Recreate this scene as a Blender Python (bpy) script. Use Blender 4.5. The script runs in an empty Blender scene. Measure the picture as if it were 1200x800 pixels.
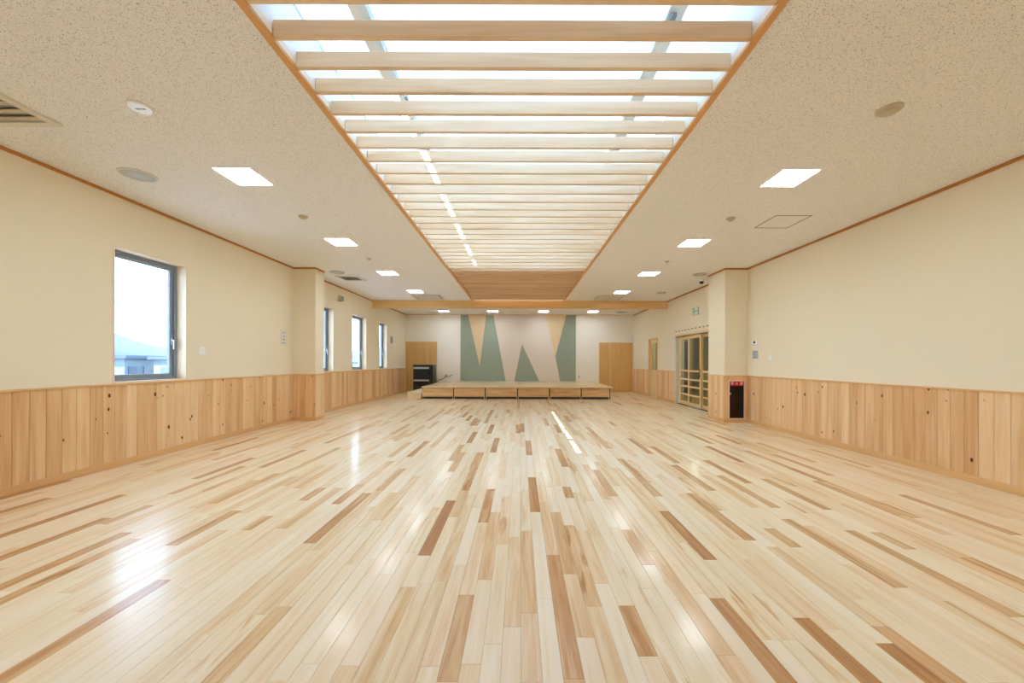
import bpy, bmesh, math, random
from mathutils import Vector, Matrix

# ------------------------------------------------------------------ camera, sky, sun, exposure
SC = bpy.context.scene
COL = SC.collection
VX, VY, F, CZ = 609.0, 423.5, 450.0, 1.28

cam_d = bpy.data.cameras.new('camera')
cam_d.sensor_fit = 'HORIZONTAL'; cam_d.sensor_width = 36.0
cam_d.lens = 36.0 * F / 1200.0
cam_d.shift_x = -(VX - 600) / 1200.0
cam_d.shift_y = (VY - 400) / 1200.0
cam_d.clip_start = 0.02; cam_d.clip_end = 1000
cam = bpy.data.objects.new('camera', cam_d); COL.objects.link(cam)
cam.location = (0, 0, CZ); cam.rotation_euler = (math.pi / 2, -0.003, 0)
SC.camera = cam

SKY_STRENGTH = 8.0
SUN_STRENGTH = 26.0
LED_STRENGTH = 27.0
EXPOSURE = 0.29
SC.view_settings.view_transform = 'Standard'
SC.view_settings.look = 'None'
SC.view_settings.exposure = EXPOSURE
SC.view_settings.gamma = 1.0
SC.view_settings.use_curve_mapping = False
SC.cycles.use_denoising = True
SC.cycles.max_bounces = 14
SC.cycles.diffuse_bounces = 9
SC.cycles.glossy_bounces = 4
SC.cycles.transmission_bounces = 8
SC.cycles.transparent_max_bounces = 12
SC.cycles.sample_clamp_indirect = 12.0
SC.cycles.caustics_reflective = False
SC.cycles.caustics_refractive = False

W = bpy.data.worlds.new('sky'); SC.world = W; W.use_nodes = True
wn = W.node_tree.nodes; wl = W.node_tree.links
bg = wn['Background']
tc = wn.new('ShaderNodeTexCoord'); sp = wn.new('ShaderNodeSeparateXYZ'); rp = wn.new('ShaderNodeValToRGB')
wl.new(tc.outputs['Generated'], sp.inputs[0]); wl.new(sp.outputs['Z'], rp.inputs[0])
rp.color_ramp.elements[0].position = 0.0; rp.color_ramp.elements[0].color = (0.68, 0.84, 1.0, 1)
rp.color_ramp.elements[1].position = 0.9; rp.color_ramp.elements[1].color = (0.42, 0.62, 0.95, 1)
wl.new(rp.outputs[0], bg.inputs['Color']); bg.inputs['Strength'].default_value = SKY_STRENGTH

sun_d = bpy.data.lights.new('sun', 'SUN'); sun_d.energy = SUN_STRENGTH; sun_d.angle = math.radians(0.3)
sun_d.color = (0.93, 0.97, 1.0)
sun = bpy.data.objects.new('sun', sun_d); COL.objects.link(sun)
sun.rotation_euler = Vector((0.5375, 0.53, -1.0)).to_track_quat('-Z', 'Y').to_euler()
sun.location = (-6, -6, 12)

rnd = random.Random(11)

# ------------------------------------------------------------------ room sizes
WX = 4.85          # side walls at +-WX
YB = 16.35         # back wall
YF = -4.0          # wall behind the camera
H = 3.28           # ceiling
WT = 0.995         # top of the wainscot
BB = 0.08          # baseboard height

# ------------------------------------------------------------------ mesh helpers
def new_obj(name, bm, mat, parent=None, smooth=False):
    me = bpy.data.meshes.new(name)
    bmesh.ops.recalc_face_normals(bm, faces=bm.faces)
    bm.to_mesh(me); bm.free()
    if smooth:
        for p in me.polygons: p.use_smooth = True
    for m in (mat if isinstance(mat, (list, tuple)) else [mat]):
        me.materials.append(m)
    o = bpy.data.objects.new(name, me); COL.objects.link(o)
    if parent: o.parent = parent
    return o

def box(bm, x0, x1, y0, y1, z0, z1, mi=0):
    v = [bm.verts.new(p) for p in ((x0,y0,z0),(x1,y0,z0),(x1,y1,z0),(x0,y1,z0),(x0,y0,z1),(x1,y0,z1),(x1,y1,z1),(x0,y1,z1))]
    for f in ((0,3,2,1),(4,5,6,7),(0,1,5,4),(1,2,6,5),(2,3,7,6),(3,0,4,7)):
        fc = bm.faces.new([v[i] for i in f]); fc.material_index = mi
    return v

def bbox(bm, x0, x1, y0, y1, z0, z1, b=0.004, seg=1):
    """bevelled box"""
    v = box(bm, x0, x1, y0, y1, z0, z1)
    es = {e for q in v for e in q.link_edges}
    bmesh.ops.bevel(bm, geom=list(es), offset=b, segments=seg, affect='EDGES', profile=0.5)

def B(): return bmesh.new()

def boxobj(name, dims, mat, parent=None, bev=0.0, seg=1):
    bm = B()
    if bev: bbox(bm, *dims, b=bev, seg=seg)
    else: box(bm, *dims)
    return new_obj(name, bm, mat, parent)

def lathe(bm, prof, n=32, c=(0,0,0), axis='Z', cap=True):
    """prof: list of (radius, height)"""
    rings = []
    for r, h in prof:
        ring = []
        for i in range(n):
            a = 2*math.pi*i/n
            p = Vector((r*math.cos(a), r*math.sin(a), h))
            if axis == 'X': p = Vector((p.z, p.x, p.y))
            if axis == 'Y': p = Vector((p.x, p.z, p.y))
            ring.append(bm.verts.new(p + Vector(c)))
        rings.append(ring)
    for a, b in zip(rings, rings[1:]):
        for i in range(n):
            bm.faces.new((a[i], a[(i+1) % n], b[(i+1) % n], b[i]))
    if cap:
        bm.faces.new(rings[0]); bm.faces.new(rings[-1])

def tube(bm, pts, r, n=8):
    pts = [Vector(p) for p in pts]; rings = []
    for i, p in enumerate(pts):
        d = (pts[min(i+1, len(pts)-1)] - pts[max(i-1, 0)]).normalized()
        u = d.cross(Vector((0,0,1)))
        if u.length < 1e-3: u = d.cross(Vector((0,1,0)))
        u.normalize(); w = d.cross(u).normalized()
        rings.append([bm.verts.new(p + r*(math.cos(2*math.pi*k/n)*u + math.sin(2*math.pi*k/n)*w)) for k in range(n)])
    for a, b in zip(rings, rings[1:]):
        for i in range(n): bm.faces.new((a[i], a[(i+1) % n], b[(i+1) % n], b[i]))
    bm.faces.new(rings[0]); bm.faces.new(rings[-1])

def panel_cells(bm, us, zs, holes, put):
    """grid of boxes over us x zs leaving out the holes (u0,u1,z0,z1)"""
    for a, b in zip(us, us[1:]):
        for c, d in zip(zs, zs[1:]):
            mu, mz = (a+b)/2, (c+d)/2
            if any(h[0] < mu < h[1] and h[2] < mz < h[3] for h in holes): continue
            put(a, b, c, d)

def thing(name, label, cat, loc=(0,0,0), rotz=0, group=None):
    o = bpy.data.objects.new(name, None); COL.objects.link(o)
    o.empty_display_size = 0.1
    o.location = loc; o.rotation_euler = (0,0,rotz)
    o['label'] = label; o['category'] = cat
    if group: o['group'] = group
    return o

def tag(o, label, cat, group=None):
    o['label'] = label; o['category'] = cat
    if group: o['group'] = group
    return o

def struct(o, label=None):
    o['kind'] = 'structure'
    if label: o['label'] = label
    return o

def root(name, loc=(0,0,0)):
    o = bpy.data.objects.new(name, None); COL.objects.link(o); o.location = loc; o['kind'] = 'structure'
    o.empty_display_size = 0.1
    return o

def dup(src, loc, label, group=None, rotz=None):
    r = src.copy(); COL.objects.link(r); r.location = loc; r['label'] = label
    if rotz is not None: r.rotation_euler = (0,0,rotz)
    if group: r['group'] = group
    for ch in list(src.children):
        c = ch.copy(); COL.objects.link(c); c.parent = r
        for g in list(ch.children):
            d = g.copy(); COL.objects.link(d); d.parent = c
    return r

# ------------------------------------------------------------------ materials
def srgb(r, g, b):
    f = lambda c: (c/255/12.92) if c/255 <= 0.04045 else ((c/255+0.055)/1.055)**2.4
    return (f(r), f(g), f(b), 1)

def nt(name):
    m = bpy.data.materials.new(name); m.use_nodes = True
    n = m.node_tree.nodes; l = m.node_tree.links
    return m, n, l, n['Principled BSDF']

def plain(name, col, rough=0.5, metal=0.0, spec=0.5, bump=0.0, bscale=200, vary=0.0):
    m, n, l, p = nt(name)
    p.inputs['Base Color'].default_value = col
    p.inputs['Roughness'].default_value = rough; p.inputs['Metallic'].default_value = metal
    p.inputs['Specular IOR Level'].default_value = spec
    if bump or vary:
        t = n.new('ShaderNodeTexCoord'); no = n.new('ShaderNodeTexNoise'); no.inputs['Scale'].default_value = bscale
        no.inputs['Detail'].default_value = 3
        l.new(t.outputs['Object'], no.inputs['Vector'])
        if bump:
            b = n.new('ShaderNodeBump'); b.inputs['Strength'].default_value = bump; b.inputs['Distance'].default_value = 0.002
            l.new(no.outputs['Fac'], b.inputs['Height']); l.new(b.outputs[0], p.inputs['Normal'])
        if vary:
            mx = n.new('ShaderNodeMix'); mx.data_type = 'RGBA'; mx.blend_type = 'MULTIPLY'
            mx.inputs[6].default_value = col
            r = n.new('ShaderNodeMapRange'); r.inputs[3].default_value = 1-vary; r.inputs[4].default_value = 1+vary
            l.new(no.outputs['Fac'], r.inputs[0]); cc = n.new('ShaderNodeCombineColor')
            for i in range(3): l.new(r.outputs[0], cc.inputs[i])
            mx.inputs[0].default_value = 1; l.new(cc.outputs[0], mx.inputs[7]); l.new(mx.outputs[2], p.inputs['Base Color'])
    return m

def emit(name, col, s):
    m, n, l, p = nt(name)
    p.inputs['Base Color'].default_value = (0.8,0.8,0.8,1)
    p.inputs['Emission Color'].default_value = col; p.inputs['Emission Strength'].default_value = s
    return m

def wood(name, cols, axis='Z', rough=0.45, scale=1.0, knots=False, perobj=True, spread=0.5, spec=0.4, contrast=0.35, coat=0.0, ring=14.0):
    """cols = [light, mid, dark]; the grain runs along axis; every object gets its own tone and grain offset"""
    m, n, l, p = nt(name)
    t = n.new('ShaderNodeTexCoord'); oi = n.new('ShaderNodeObjectInfo')
    add = n.new('ShaderNodeVectorMath'); add.operation = 'MULTIPLY_ADD'
    cx = n.new('ShaderNodeCombineXYZ')
    for i in range(3): l.new(oi.outputs['Random'], cx.inputs[i])
    l.new(cx.outputs[0], add.inputs[0]); add.inputs[1].default_value = (37.1, 53.7, 71.3) if perobj else (0,0,0)
    l.new(t.outputs['Object'], add.inputs[2])
    mp = n.new('ShaderNodeMapping')
    s = [ring*scale]*3; s['XYZ'.index(axis)] = 0.9*scale
    mp.inputs['Scale'].default_value = s
    l.new(add.outputs[0], mp.inputs['Vector'])
    n1 = n.new('ShaderNodeTexNoise'); n1.inputs['Scale'].default_value = 1.0; n1.inputs['Detail'].default_value = 5; n1.inputs['Distortion'].default_value = 0.6
    l.new(mp.outputs[0], n1.inputs['Vector'])
    mp2 = n.new('ShaderNodeMapping'); s2 = [150*scale]*3; s2['XYZ'.index(axis)] = 4*scale; mp2.inputs['Scale'].default_value = s2
    l.new(add.outputs[0], mp2.inputs['Vector'])
    n2 = n.new('ShaderNodeTexNoise'); n2.inputs['Scale'].default_value = 1.0; n2.inputs['Detail'].default_value = 3
    l.new(mp2.outputs[0], n2.inputs['Vector'])
    a = n.new('ShaderNodeMath'); a.operation = 'MULTIPLY_ADD'; l.new(n2.outputs['Fac'], a.inputs[0]); a.inputs[1].default_value = 0.35
    l.new(n1.outputs['Fac'], a.inputs[2])
    r = n.new('ShaderNodeMapRange'); l.new(a.outputs[0], r.inputs[0]); r.inputs[1].default_value = 0.45; r.inputs[2].default_value = 0.95
    r.inputs[3].default_value = 0; r.inputs[4].default_value = contrast
    o2 = n.new('ShaderNodeMath'); o2.operation = 'MULTIPLY_ADD'; l.new(oi.outputs['Random'], o2.inputs[0])
    o2.inputs[1].default_value = spread; l.new(r.outputs[0], o2.inputs[2]); o2.use_clamp = True
    cr = n.new('ShaderNodeValToRGB'); e = cr.color_ramp.elements
    e[0].position = 0.0; e[0].color = cols[0]; e[1].position = 1; e[1].color = cols[2]
    q = e.new(0.5); q.color = cols[1]
    l.new(o2.outputs[0], cr.inputs[0])
    out = cr.outputs[0]
    if knots:
        vm = n.new('ShaderNodeMapping'); sv = [10.0]*3; sv['XYZ'.index(axis)] = 6.0; sv[1] = 0.0; vm.inputs['Scale'].default_value = sv
        l.new(add.outputs[0], vm.inputs['Vector'])
        vo = n.new('ShaderNodeTexVoronoi'); vo.inputs['Scale'].default_value = 1.0; l.new(vm.outputs[0], vo.inputs['Vector'])
        sc = n.new('ShaderNodeSeparateColor'); l.new(vo.outputs['Color'], sc.inputs[0])
        rad = n.new('ShaderNodeMapRange'); l.new(sc.outputs[0], rad.inputs[0]); rad.inputs[1].default_value = 0.45; rad.inputs[2].default_value = 1.0
        rad.inputs[3].default_value = 0.0; rad.inputs[4].default_value = 0.17
        dv = n.new('ShaderNodeMath'); dv.operation = 'SUBTRACT'; l.new(rad.outputs[0], dv.inputs[0]); l.new(vo.outputs['Distance'], dv.inputs[1])
        km = n.new('ShaderNodeMapRange'); l.new(dv.outputs[0], km.inputs[0]); km.inputs[1].default_value = -0.02; km.inputs[2].default_value = 0.01
        mx = n.new('ShaderNodeMix'); mx.data_type = 'RGBA'; l.new(km.outputs[0], mx.inputs[0]); l.new(out, mx.inputs[6]); mx.inputs[7].default_value = srgb(96, 50, 24)
        out = mx.outputs[2]
    l.new(out, p.inputs['Base Color'])
    p.inputs['Roughness'].default_value = rough; p.inputs['Specular IOR Level'].default_value = spec
    p.inputs['Coat Weight'].default_value = coat; p.inputs['Coat Roughness'].default_value = 0.15
    bp = n.new('ShaderNodeBump'); bp.inputs['Strength'].default_value = 0.12; bp.inputs['Distance'].default_value = 0.002
    l.new(n2.outputs['Fac'], bp.inputs['Height']); l.new(bp.outputs[0], p.inputs['Normal'])
    return m

# walls: woven-looking cream wallpaper
def wallpaper(name, col):
    m, n, l, p = nt(name)
    t = n.new('ShaderNodeTexCoord')
    mp = n.new('ShaderNodeMapping'); mp.inputs['Scale'].default_value = (60, 60, 260); l.new(t.outputs['Object'], mp.inputs['Vector'])
    no = n.new('ShaderNodeTexNoise'); no.inputs['Scale'].default_value = 1; no.inputs['Detail'].default_value = 4; l.new(mp.outputs[0], no.inputs['Vector'])
    r = n.new('ShaderNodeMapRange'); r.inputs[3].default_value = 0.93; r.inputs[4].default_value = 1.07; l.new(no.outputs['Fac'], r.inputs[0])
    mx = n.new('ShaderNodeVectorMath'); mx.operation = 'SCALE'; mx.inputs[0].default_value = col[:3]; l.new(r.outputs[0], mx.inputs['Scale'])
    l.new(mx.outputs[0], p.inputs['Base Color'])
    b = n.new('ShaderNodeBump'); b.inputs['Strength'].default_value = 0.25; b.inputs['Distance'].default_value = 0.001
    l.new(no.outputs['Fac'], b.inputs['Height']); l.new(b.outputs[0], p.inputs['Normal'])
    p.inputs['Roughness'].default_value = 0.75; p.inputs['Specular IOR Level'].default_value = 0.25
    return m

M = {}
M['wall'] = wallpaper('cream_wallpaper', srgb(236, 226, 204))
M['wall_back'] = wallpaper('white_wallpaper', srgb(238, 234, 226))
M['white'] = plain('white_paint', srgb(238, 236, 230), 0.5)
M['offwhite'] = plain('offwhite_plastic', srgb(222, 218, 208), 0.4)
M['beige'] = plain('beige_plastic', srgb(196, 184, 160), 0.45)
M['greyplastic'] = plain('grey_plastic', srgb(160, 160, 158), 0.45)
M['grille'] = plain('grey_grille', srgb(150, 160, 164), 0.5)
M['dark'] = plain('dark_gap', srgb(60, 58, 55), 0.6)
M['black'] = plain('black_enamel', srgb(26, 27, 30), 0.3)
M['blackmetal'] = plain('black_metal', srgb(40, 40, 42), 0.35, 0.6)
M['steel'] = plain('brushed_steel', srgb(190, 196, 200), 0.3, 0.9)
M['alu'] = plain('anodised_aluminium', srgb(140, 152, 166), 0.45, 0.1)
M['alu_light'] = plain('pale_blue_aluminium', srgb(222, 236, 246), 0.5, 0.0)
M['red'] = plain('red_enamel', srgb(196, 20, 48), 0.35)
M['darkred'] = plain('dark_red_enamel', srgb(150, 16, 28), 0.35)
M['green'] = plain('exit_green', srgb(10, 120, 80), 0.4)
M['mint'] = plain('pale_mint', srgb(208, 232, 216), 0.3)
M['whitegloss'] = plain('white_gloss', srgb(242, 243, 240), 0.3)
M['ink'] = plain('grey_ink', srgb(90, 100, 110), 0.6)
M['led'] = emit('led_diffuser', (0.79, 0.93, 1.0, 1), LED_STRENGTH)

WOOD_WAINS = [srgb(242, 216, 176), srgb(232, 194, 146), srgb(212, 162, 110)]
M['board'] = wood('cedar_board', WOOD_WAINS, 'Z', 0.5, knots=True, spread=0.6, contrast=0.65)
M['trimwood'] = wood('trim_wood_along_room', [srgb(222, 170, 108), srgb(208, 150, 88), srgb(188, 128, 70)], 'Y', 0.4, perobj=False, spread=0)
M['trimwoodx'] = wood('trim_wood_across', [srgb(226, 178, 116), srgb(210, 158, 96), srgb(192, 134, 76)], 'X', 0.4, perobj=False, spread=0)
M['crown'] = wood('crown_wood', [srgb(190, 128, 66), srgb(176, 114, 54), srgb(160, 98, 44)], 'Y', 0.4, perobj=False, spread=0)
M['slat'] = wood('slat_wood', [srgb(246, 228, 202), srgb(236, 208, 170), srgb(218, 178, 128)], 'X', 0.45, spread=0.35, contrast=0.6)
M['beam'] = wood('beam_wood', [srgb(232, 196, 140), srgb(220, 178, 118), srgb(204, 156, 96)], 'X', 0.4, perobj=False, spread=0.0, contrast=0.5)
M['capwood'] = wood('cap_wood', [srgb(232, 188, 134), srgb(218, 168, 112), srgb(200, 146, 92)], 'Y', 0.4, perobj=False, spread=0)
M['basewood'] = wood('baseboard_wood', [srgb(226, 184, 128), srgb(214, 166, 110), srgb(196, 144, 90)], 'Y', 0.4, perobj=False, spread=0)
M['ply'] = wood('door_veneer', [srgb(222, 184, 122), srgb(208, 166, 104), srgb(190, 144, 84)], 'Z', 0.4, spread=0.2, contrast=0.5, ring=7)
M['casing'] = wood('window_casing_wood', [srgb(240, 222, 196), srgb(232, 208, 176), srgb(220, 190, 152)], 'Z', 0.45, spread=0.1)
M['casingy'] = wood('pale_lining_wood', [srgb(244, 230, 208), srgb(236, 216, 188), srgb(226, 200, 168)], 'Y', 0.45, perobj=False, spread=0)
M['doorwood'] = wood('pale_door_wood', [srgb(234, 208, 160), srgb(222, 190, 138), srgb(206, 168, 114)], 'Z', 0.4, spread=0.1)
M['doorwoody'] = wood('pale_door_wood_rail', [srgb(234, 208, 160), srgb(222, 190, 138), srgb(206, 168, 114)], 'Y', 0.4, spread=0.1)
M['stage_front'] = wood('stage_front_wood', [srgb(232, 202, 152), srgb(214, 172, 118), srgb(178, 124, 74)], 'X', 0.4, spread=0.25, contrast=0.75, ring=11)
M['stage_top'] = wood('stage_top_wood', [srgb(236, 212, 172), srgb(226, 196, 152), srgb(206, 168, 120)], 'X', 0.25, spread=0.4, contrast=0.5)
M['stage_side'] = wood('stage_step_wood', [srgb(240, 222, 190), srgb(232, 208, 170), srgb(218, 188, 146)], 'Y', 0.35, spread=0.1)
M['soffit'] = wood('dark_soffit_wood', [srgb(200, 150, 92), srgb(186, 132, 74), srgb(166, 112, 58)], 'X', 0.5, perobj=False, spread=0)
M['mural_green'] = plain('grey_green_panel', srgb(158, 170, 155), 0.7, bump=0.3, bscale=90, vary=0.12)
M['mural_cream'] = plain('cream_panel', srgb(232, 210, 176), 0.7, bump=0.3, bscale=90, vary=0.06)
M['mural_pink'] = plain('pale_rose_grey_panel', srgb(228, 216, 206), 0.7, bump=0.3, bscale=90, vary=0.06)

# ceiling: fissured mineral board
m, n, l, p = nt('mineral_ceiling_board'); M['ceiling'] = m
t = n.new('ShaderNodeTexCoord')
mp = n.new('ShaderNodeMapping'); mp.inputs['Scale'].default_value = (60, 90, 60); l.new(t.outputs['Object'], mp.inputs['Vector'])
v = n.new('ShaderNodeTexNoise'); v.inputs['Scale'].default_value = 2.0; v.inputs['Detail'].default_value = 2.5; v.inputs['Roughness'].default_value = 0.65
l.new(mp.outputs[0], v.inputs['Vector'])
r = n.new('ShaderNodeMapRange'); r.inputs[1].default_value = 0.58; r.inputs[2].default_value = 0.68; l.new(v.outputs['Fac'], r.inputs[0])
mx = n.new('ShaderNodeMix'); mx.data_type = 'RGBA'; l.new(r.outputs[0], mx.inputs[0])
mx.inputs[6].default_value = srgb(241, 240, 240); mx.inputs[7].default_value = srgb(112, 104, 94)
l.new(mx.outputs[2], p.inputs['Base Color'])
iv = n.new('ShaderNodeMath'); iv.operation = 'SUBTRACT'; iv.inputs[0].default_value = 1; l.new(r.outputs[0], iv.inputs[1])
b = n.new('ShaderNodeBump'); b.inputs['Strength'].default_value = 0.5; b.inputs['Distance'].default_value = 0.003
l.new(iv.outputs[0], b.inputs['Height']); l.new(b.outputs[0], p.inputs['Normal'])
p.inputs['Roughness'].default_value = 0.9; p.inputs['Specular IOR Level'].default_value = 0.1

# floor: per-plank tint attribute (x = tone 0..1, y = pinkness, z = grain seed); grain along world Y
m, n, l, p = nt('maple_floor_plank'); M['floor'] = m
at = n.new('ShaderNodeAttribute'); at.attribute_name = 'tint'
sx = n.new('ShaderNodeSeparateXYZ'); l.new(at.outputs['Vector'], sx.inputs[0])
geo = n.new('ShaderNodeNewGeometry')
of = n.new('ShaderNodeVectorMath'); of.operation = 'MULTIPLY_ADD'
cz = n.new('ShaderNodeCombineXYZ')
for i in range(3): l.new(sx.outputs['Z'], cz.inputs[i])
l.new(cz.outputs[0], of.inputs[0]); of.inputs[1].default_value = (91.0, 47.0, 63.0); l.new(geo.outputs['Position'], of.inputs[2])
mp = n.new('ShaderNodeMapping'); mp.inputs['Scale'].default_value = (22, 1.3, 1); l.new(of.outputs[0], mp.inputs['Vector'])
g1 = n.new('ShaderNodeTexNoise'); g1.inputs['Scale'].default_value = 1; g1.inputs['Detail'].default_value = 4; g1.inputs['Distortion'].default_value = 0.9
l.new(mp.outputs[0], g1.inputs['Vector'])
mp = n.new('ShaderNodeMapping'); mp.inputs['Scale'].default_value = (230, 7, 1); l.new(of.outputs[0], mp.inputs['Vector'])
g2 = n.new('ShaderNodeTexNoise'); g2.inputs['Scale'].default_value = 1; g2.inputs['Detail'].default_value = 3; l.new(mp.outputs[0], g2.inputs['Vector'])
cr = n.new('ShaderNodeValToRGB'); e = cr.color_ramp.elements
e[0].position = 0.0; e[0].color = srgb(242, 227, 200)
e[1].position = 1.0; e[1].color = srgb(172, 116, 62)
q = e.new(0.25); q.color = srgb(236, 214, 176)
q = e.new(0.5); q.color = srgb(224, 188, 138)
q = e.new(0.8); q.color = srgb(194, 142, 86)
ga = n.new('ShaderNodeMapRange'); ga.inputs[1].default_value = 0.3; ga.inputs[2].default_value = 0.75; ga.inputs[3].default_value = -0.14; ga.inputs[4].default_value = 0.24
l.new(g1.outputs['Fac'], ga.inputs[0])
gb = n.new('ShaderNodeMapRange'); gb.inputs[1].default_value = 0.3; gb.inputs[2].default_value = 0.7; gb.inputs[3].default_value = -0.05; gb.inputs[4].default_value = 0.05
l.new(g2.outputs['Fac'], gb.inputs[0])
s1 = n.new('ShaderNodeMath'); l.new(ga.outputs[0], s1.inputs[0]); l.new(gb.outputs[0], s1.inputs[1])
mp = n.new('ShaderNodeMapping'); mp.inputs['Scale'].default_value = (16, 2.2, 1); l.new(of.outputs[0], mp.inputs['Vector'])
g3 = n.new('ShaderNodeTexNoise'); g3.inputs['Scale'].default_value = 1; g3.inputs['Detail'].default_value = 2; g3.inputs['Distortion'].default_value = 0.7; l.new(mp.outputs[0], g3.inputs['Vector'])
h3 = n.new('ShaderNodeMapRange'); h3.inputs[1].default_value = 0.53; h3.inputs[2].default_value = 0.66; h3.inputs[4].default_value = 0.36; l.new(g3.outputs['Fac'], h3.inputs[0])
hs = n.new('ShaderNodeMath'); hs.operation = 'GREATER_THAN'; hs.inputs[1].default_value = 0.93; l.new(sx.outputs['Z'], hs.inputs[0])
hm = n.new('ShaderNodeMath'); hm.operation = 'MULTIPLY_ADD'; l.new(h3.outputs[0], hm.inputs[0]); l.new(hs.outputs[0], hm.inputs[1]); l.new(s1.outputs[0], hm.inputs[2])
s2 = n.new('ShaderNodeMath'); s2.use_clamp = True; l.new(hm.outputs[0], s2.inputs[0]); l.new(sx.outputs['X'], s2.inputs[1])
l.new(s2.outputs[0], cr.inputs[0])
mx = n.new('ShaderNodeMix'); mx.data_type = 'RGBA'; mx.blend_type = 'MULTIPLY'; l.new(sx.outputs['Y'], mx.inputs[0])
l.new(cr.outputs[0], mx.inputs[6]); mx.inputs[7].default_value = (1.0, 0.90, 0.86, 1)
l.new(mx.outputs[2], p.inputs['Base Color'])
p.inputs['Roughness'].default_value = 0.36; p.inputs['Specular IOR Level'].default_value = 0.35
p.inputs['Coat Weight'].default_value = 0.36; p.inputs['Coat Roughness'].default_value = 0.15; p.inputs['Coat IOR'].default_value = 1.5
wv = n.new('ShaderNodeTexNoise'); wv.inputs['Scale'].default_value = 2.2; wv.inputs['Detail'].default_value = 1
l.new(geo.outputs['Position'], wv.inputs['Vector'])
b = n.new('ShaderNodeBump'); b.inputs['Strength'].default_value = 0.05; b.inputs['Distance'].default_value = 0.004
l.new(g2.outputs['Fac'], b.inputs['Height']); l.new(b.outputs[0], p.inputs['Normal'])

def glass(name, tint=(1,1,1,1), refl=0.06, dark=0.0):
    m, n, l, p = nt(name); n.remove(p)
    tr = n.new('ShaderNodeBsdfTransparent'); tr.inputs[0].default_value = tint
    gl = n.new('ShaderNodeBsdfGlossy'); gl.inputs['Roughness'].default_value = 0.03
    lw = n.new('ShaderNodeLayerWeight'); pw = n.new('ShaderNodeMath'); pw.operation = 'POWER'; pw.inputs[1].default_value = 5
    l.new(lw.outputs['Facing'], pw.inputs[0]); fr = n.new('ShaderNodeMapRange'); fr.inputs[3].default_value = 0.04; fr.inputs[4].default_value = 0.9
    l.new(pw.outputs[0], fr.inputs[0])
    mx = n.new('ShaderNodeMixShader'); l.new(fr.outputs[0], mx.inputs[0]); l.new(tr.outputs[0], mx.inputs[1]); l.new(gl.outputs[0], mx.inputs[2])
    l.new(mx.outputs[0], n['Material Output'].inputs[0])
    return m
M['glass'] = glass('window_glass', (0.95, 0.98, 1.0, 1))
M['smoked'] = glass('smoked_glass', (0.42, 0.28, 0.3, 1))
M['dimglass'] = glass('dimming_corridor_glass', (0.055, 0.075, 0.085, 1))  # dark tint holds down the light from the added corridor window
M['doorglass'] = glass('door_glass', (0.74, 0.78, 0.72, 1))

# daylight screen under the rooflight: translucent sheet
m, n, l, p = nt('translucent_daylight_screen'); M['screen'] = m; n.remove(p)
tr = n.new('ShaderNodeBsdfTranslucent'); tr.inputs[0].default_value = (0.50, 0.555, 0.60, 1)
df = n.new('ShaderNodeBsdfDiffuse'); df.inputs[0].default_value = (0.82, 0.85, 0.88, 1)
mx = n.new('ShaderNodeMixShader'); mx.inputs[0].default_value = 0.3
l.new(tr.outputs[0], mx.inputs[1]); l.new(df.outputs[0], mx.inputs[2]); l.new(mx.outputs[0], n['Material Output'].inputs[0])

# ------------------------------------------------------------------ floor
floor = root('floor')
boxobj('subfloor', (-WX-0.25, WX+0.25, YF, YB, -0.12, -0.014), M['dark'], floor)
PW = 0.085; X0 = 0.0107
def px_floor(px, py):
    d = F*CZ/(py-VY); return (px-VX)/F*d, d
# (x of near end, y of near end, y of far end, tone, pink)
DARK = [(673,795,650,.62,.5),(756,768,709,.72,0),(832,655,598,.9,0),(877,632,577,.75,0),(760,661,620,.62,.7),(845,767,645,.42,.7),
 (686,746,672,.38,.4),(623,799,718,.3,.6),(695,710,615,.5,.2),(1053,687,607,.62,0),(1185,721,620,.66,0),(1192,625,578,.72,.3),(930,640,618,.6,0),
 (1075,642,622,.5,.3),(200,640,599,.68,.4),(358,637,578,.75,.5),(498.7,651,586.5,.95,0),(527,799,697,.6,.3),(564,679,600,.42,.6),
 (398,591,568,.65,.5),(357,587,572,.6,.5),(250,591,555,.6,.2),(229,562,537,.7,0),(203,580,547,.6,.2),(306,548.5,527.5,.68,0),(358,545,525,.62,0),
 (292,622,605,.55,.1),(247,540,521,.55,0),(579,530,513,.85,.3),(574,508,497.5,.9,0),(550,519,506,.88,0),(530,540,521,.62,0),(481,535.5,517,.72,0),
 (507,524,500,.55,.2),(620.5,533,516,.75,.2),(612.5,506,496,.7,0),(627,599.6,559,.82,0),(663,546.5,525.6,.78,0),(667,583,570,.7,0),
 (655,507,497,.65,0),(666,494,487,.72,0),(640,498.5,490,.6,0),(500,493,480,.6,0),(462,509,497,.6,.3),(456,536,518,.5,0),(552,498.5,490,.7,0),
 (543,489,483,.7,0),(572,492,486,.7,0),(717,581,550,.75,0),(712,525,511,.62,.3),(760,531,513,.75,0),(771,581,563,.68,0),(840,574,544,.76,0),
 (906,594,556,.6,0),(966,596,560,.7,0),(867,540.5,522,.75,.2),(836,519,507,.65,0),(869,519.5,509,.75,0),(925,547,527,.6,0),(978,556,531,.66,0),
 (1052,602.6,562,.62,0),(1020,546,525,.6,0)]
forced = {}
def force(x, d0, d1, t, pk):
    r = math.floor((x - X0)/PW); forced.setdefault(r, []).append((d0, d1, t, pk))
for px, y0, y1, t, pk in DARK:
    x, d0 = px_floor(px, y0); d1 = F*CZ/(y1-VY); force(x, d0, d1, t, pk)
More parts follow.
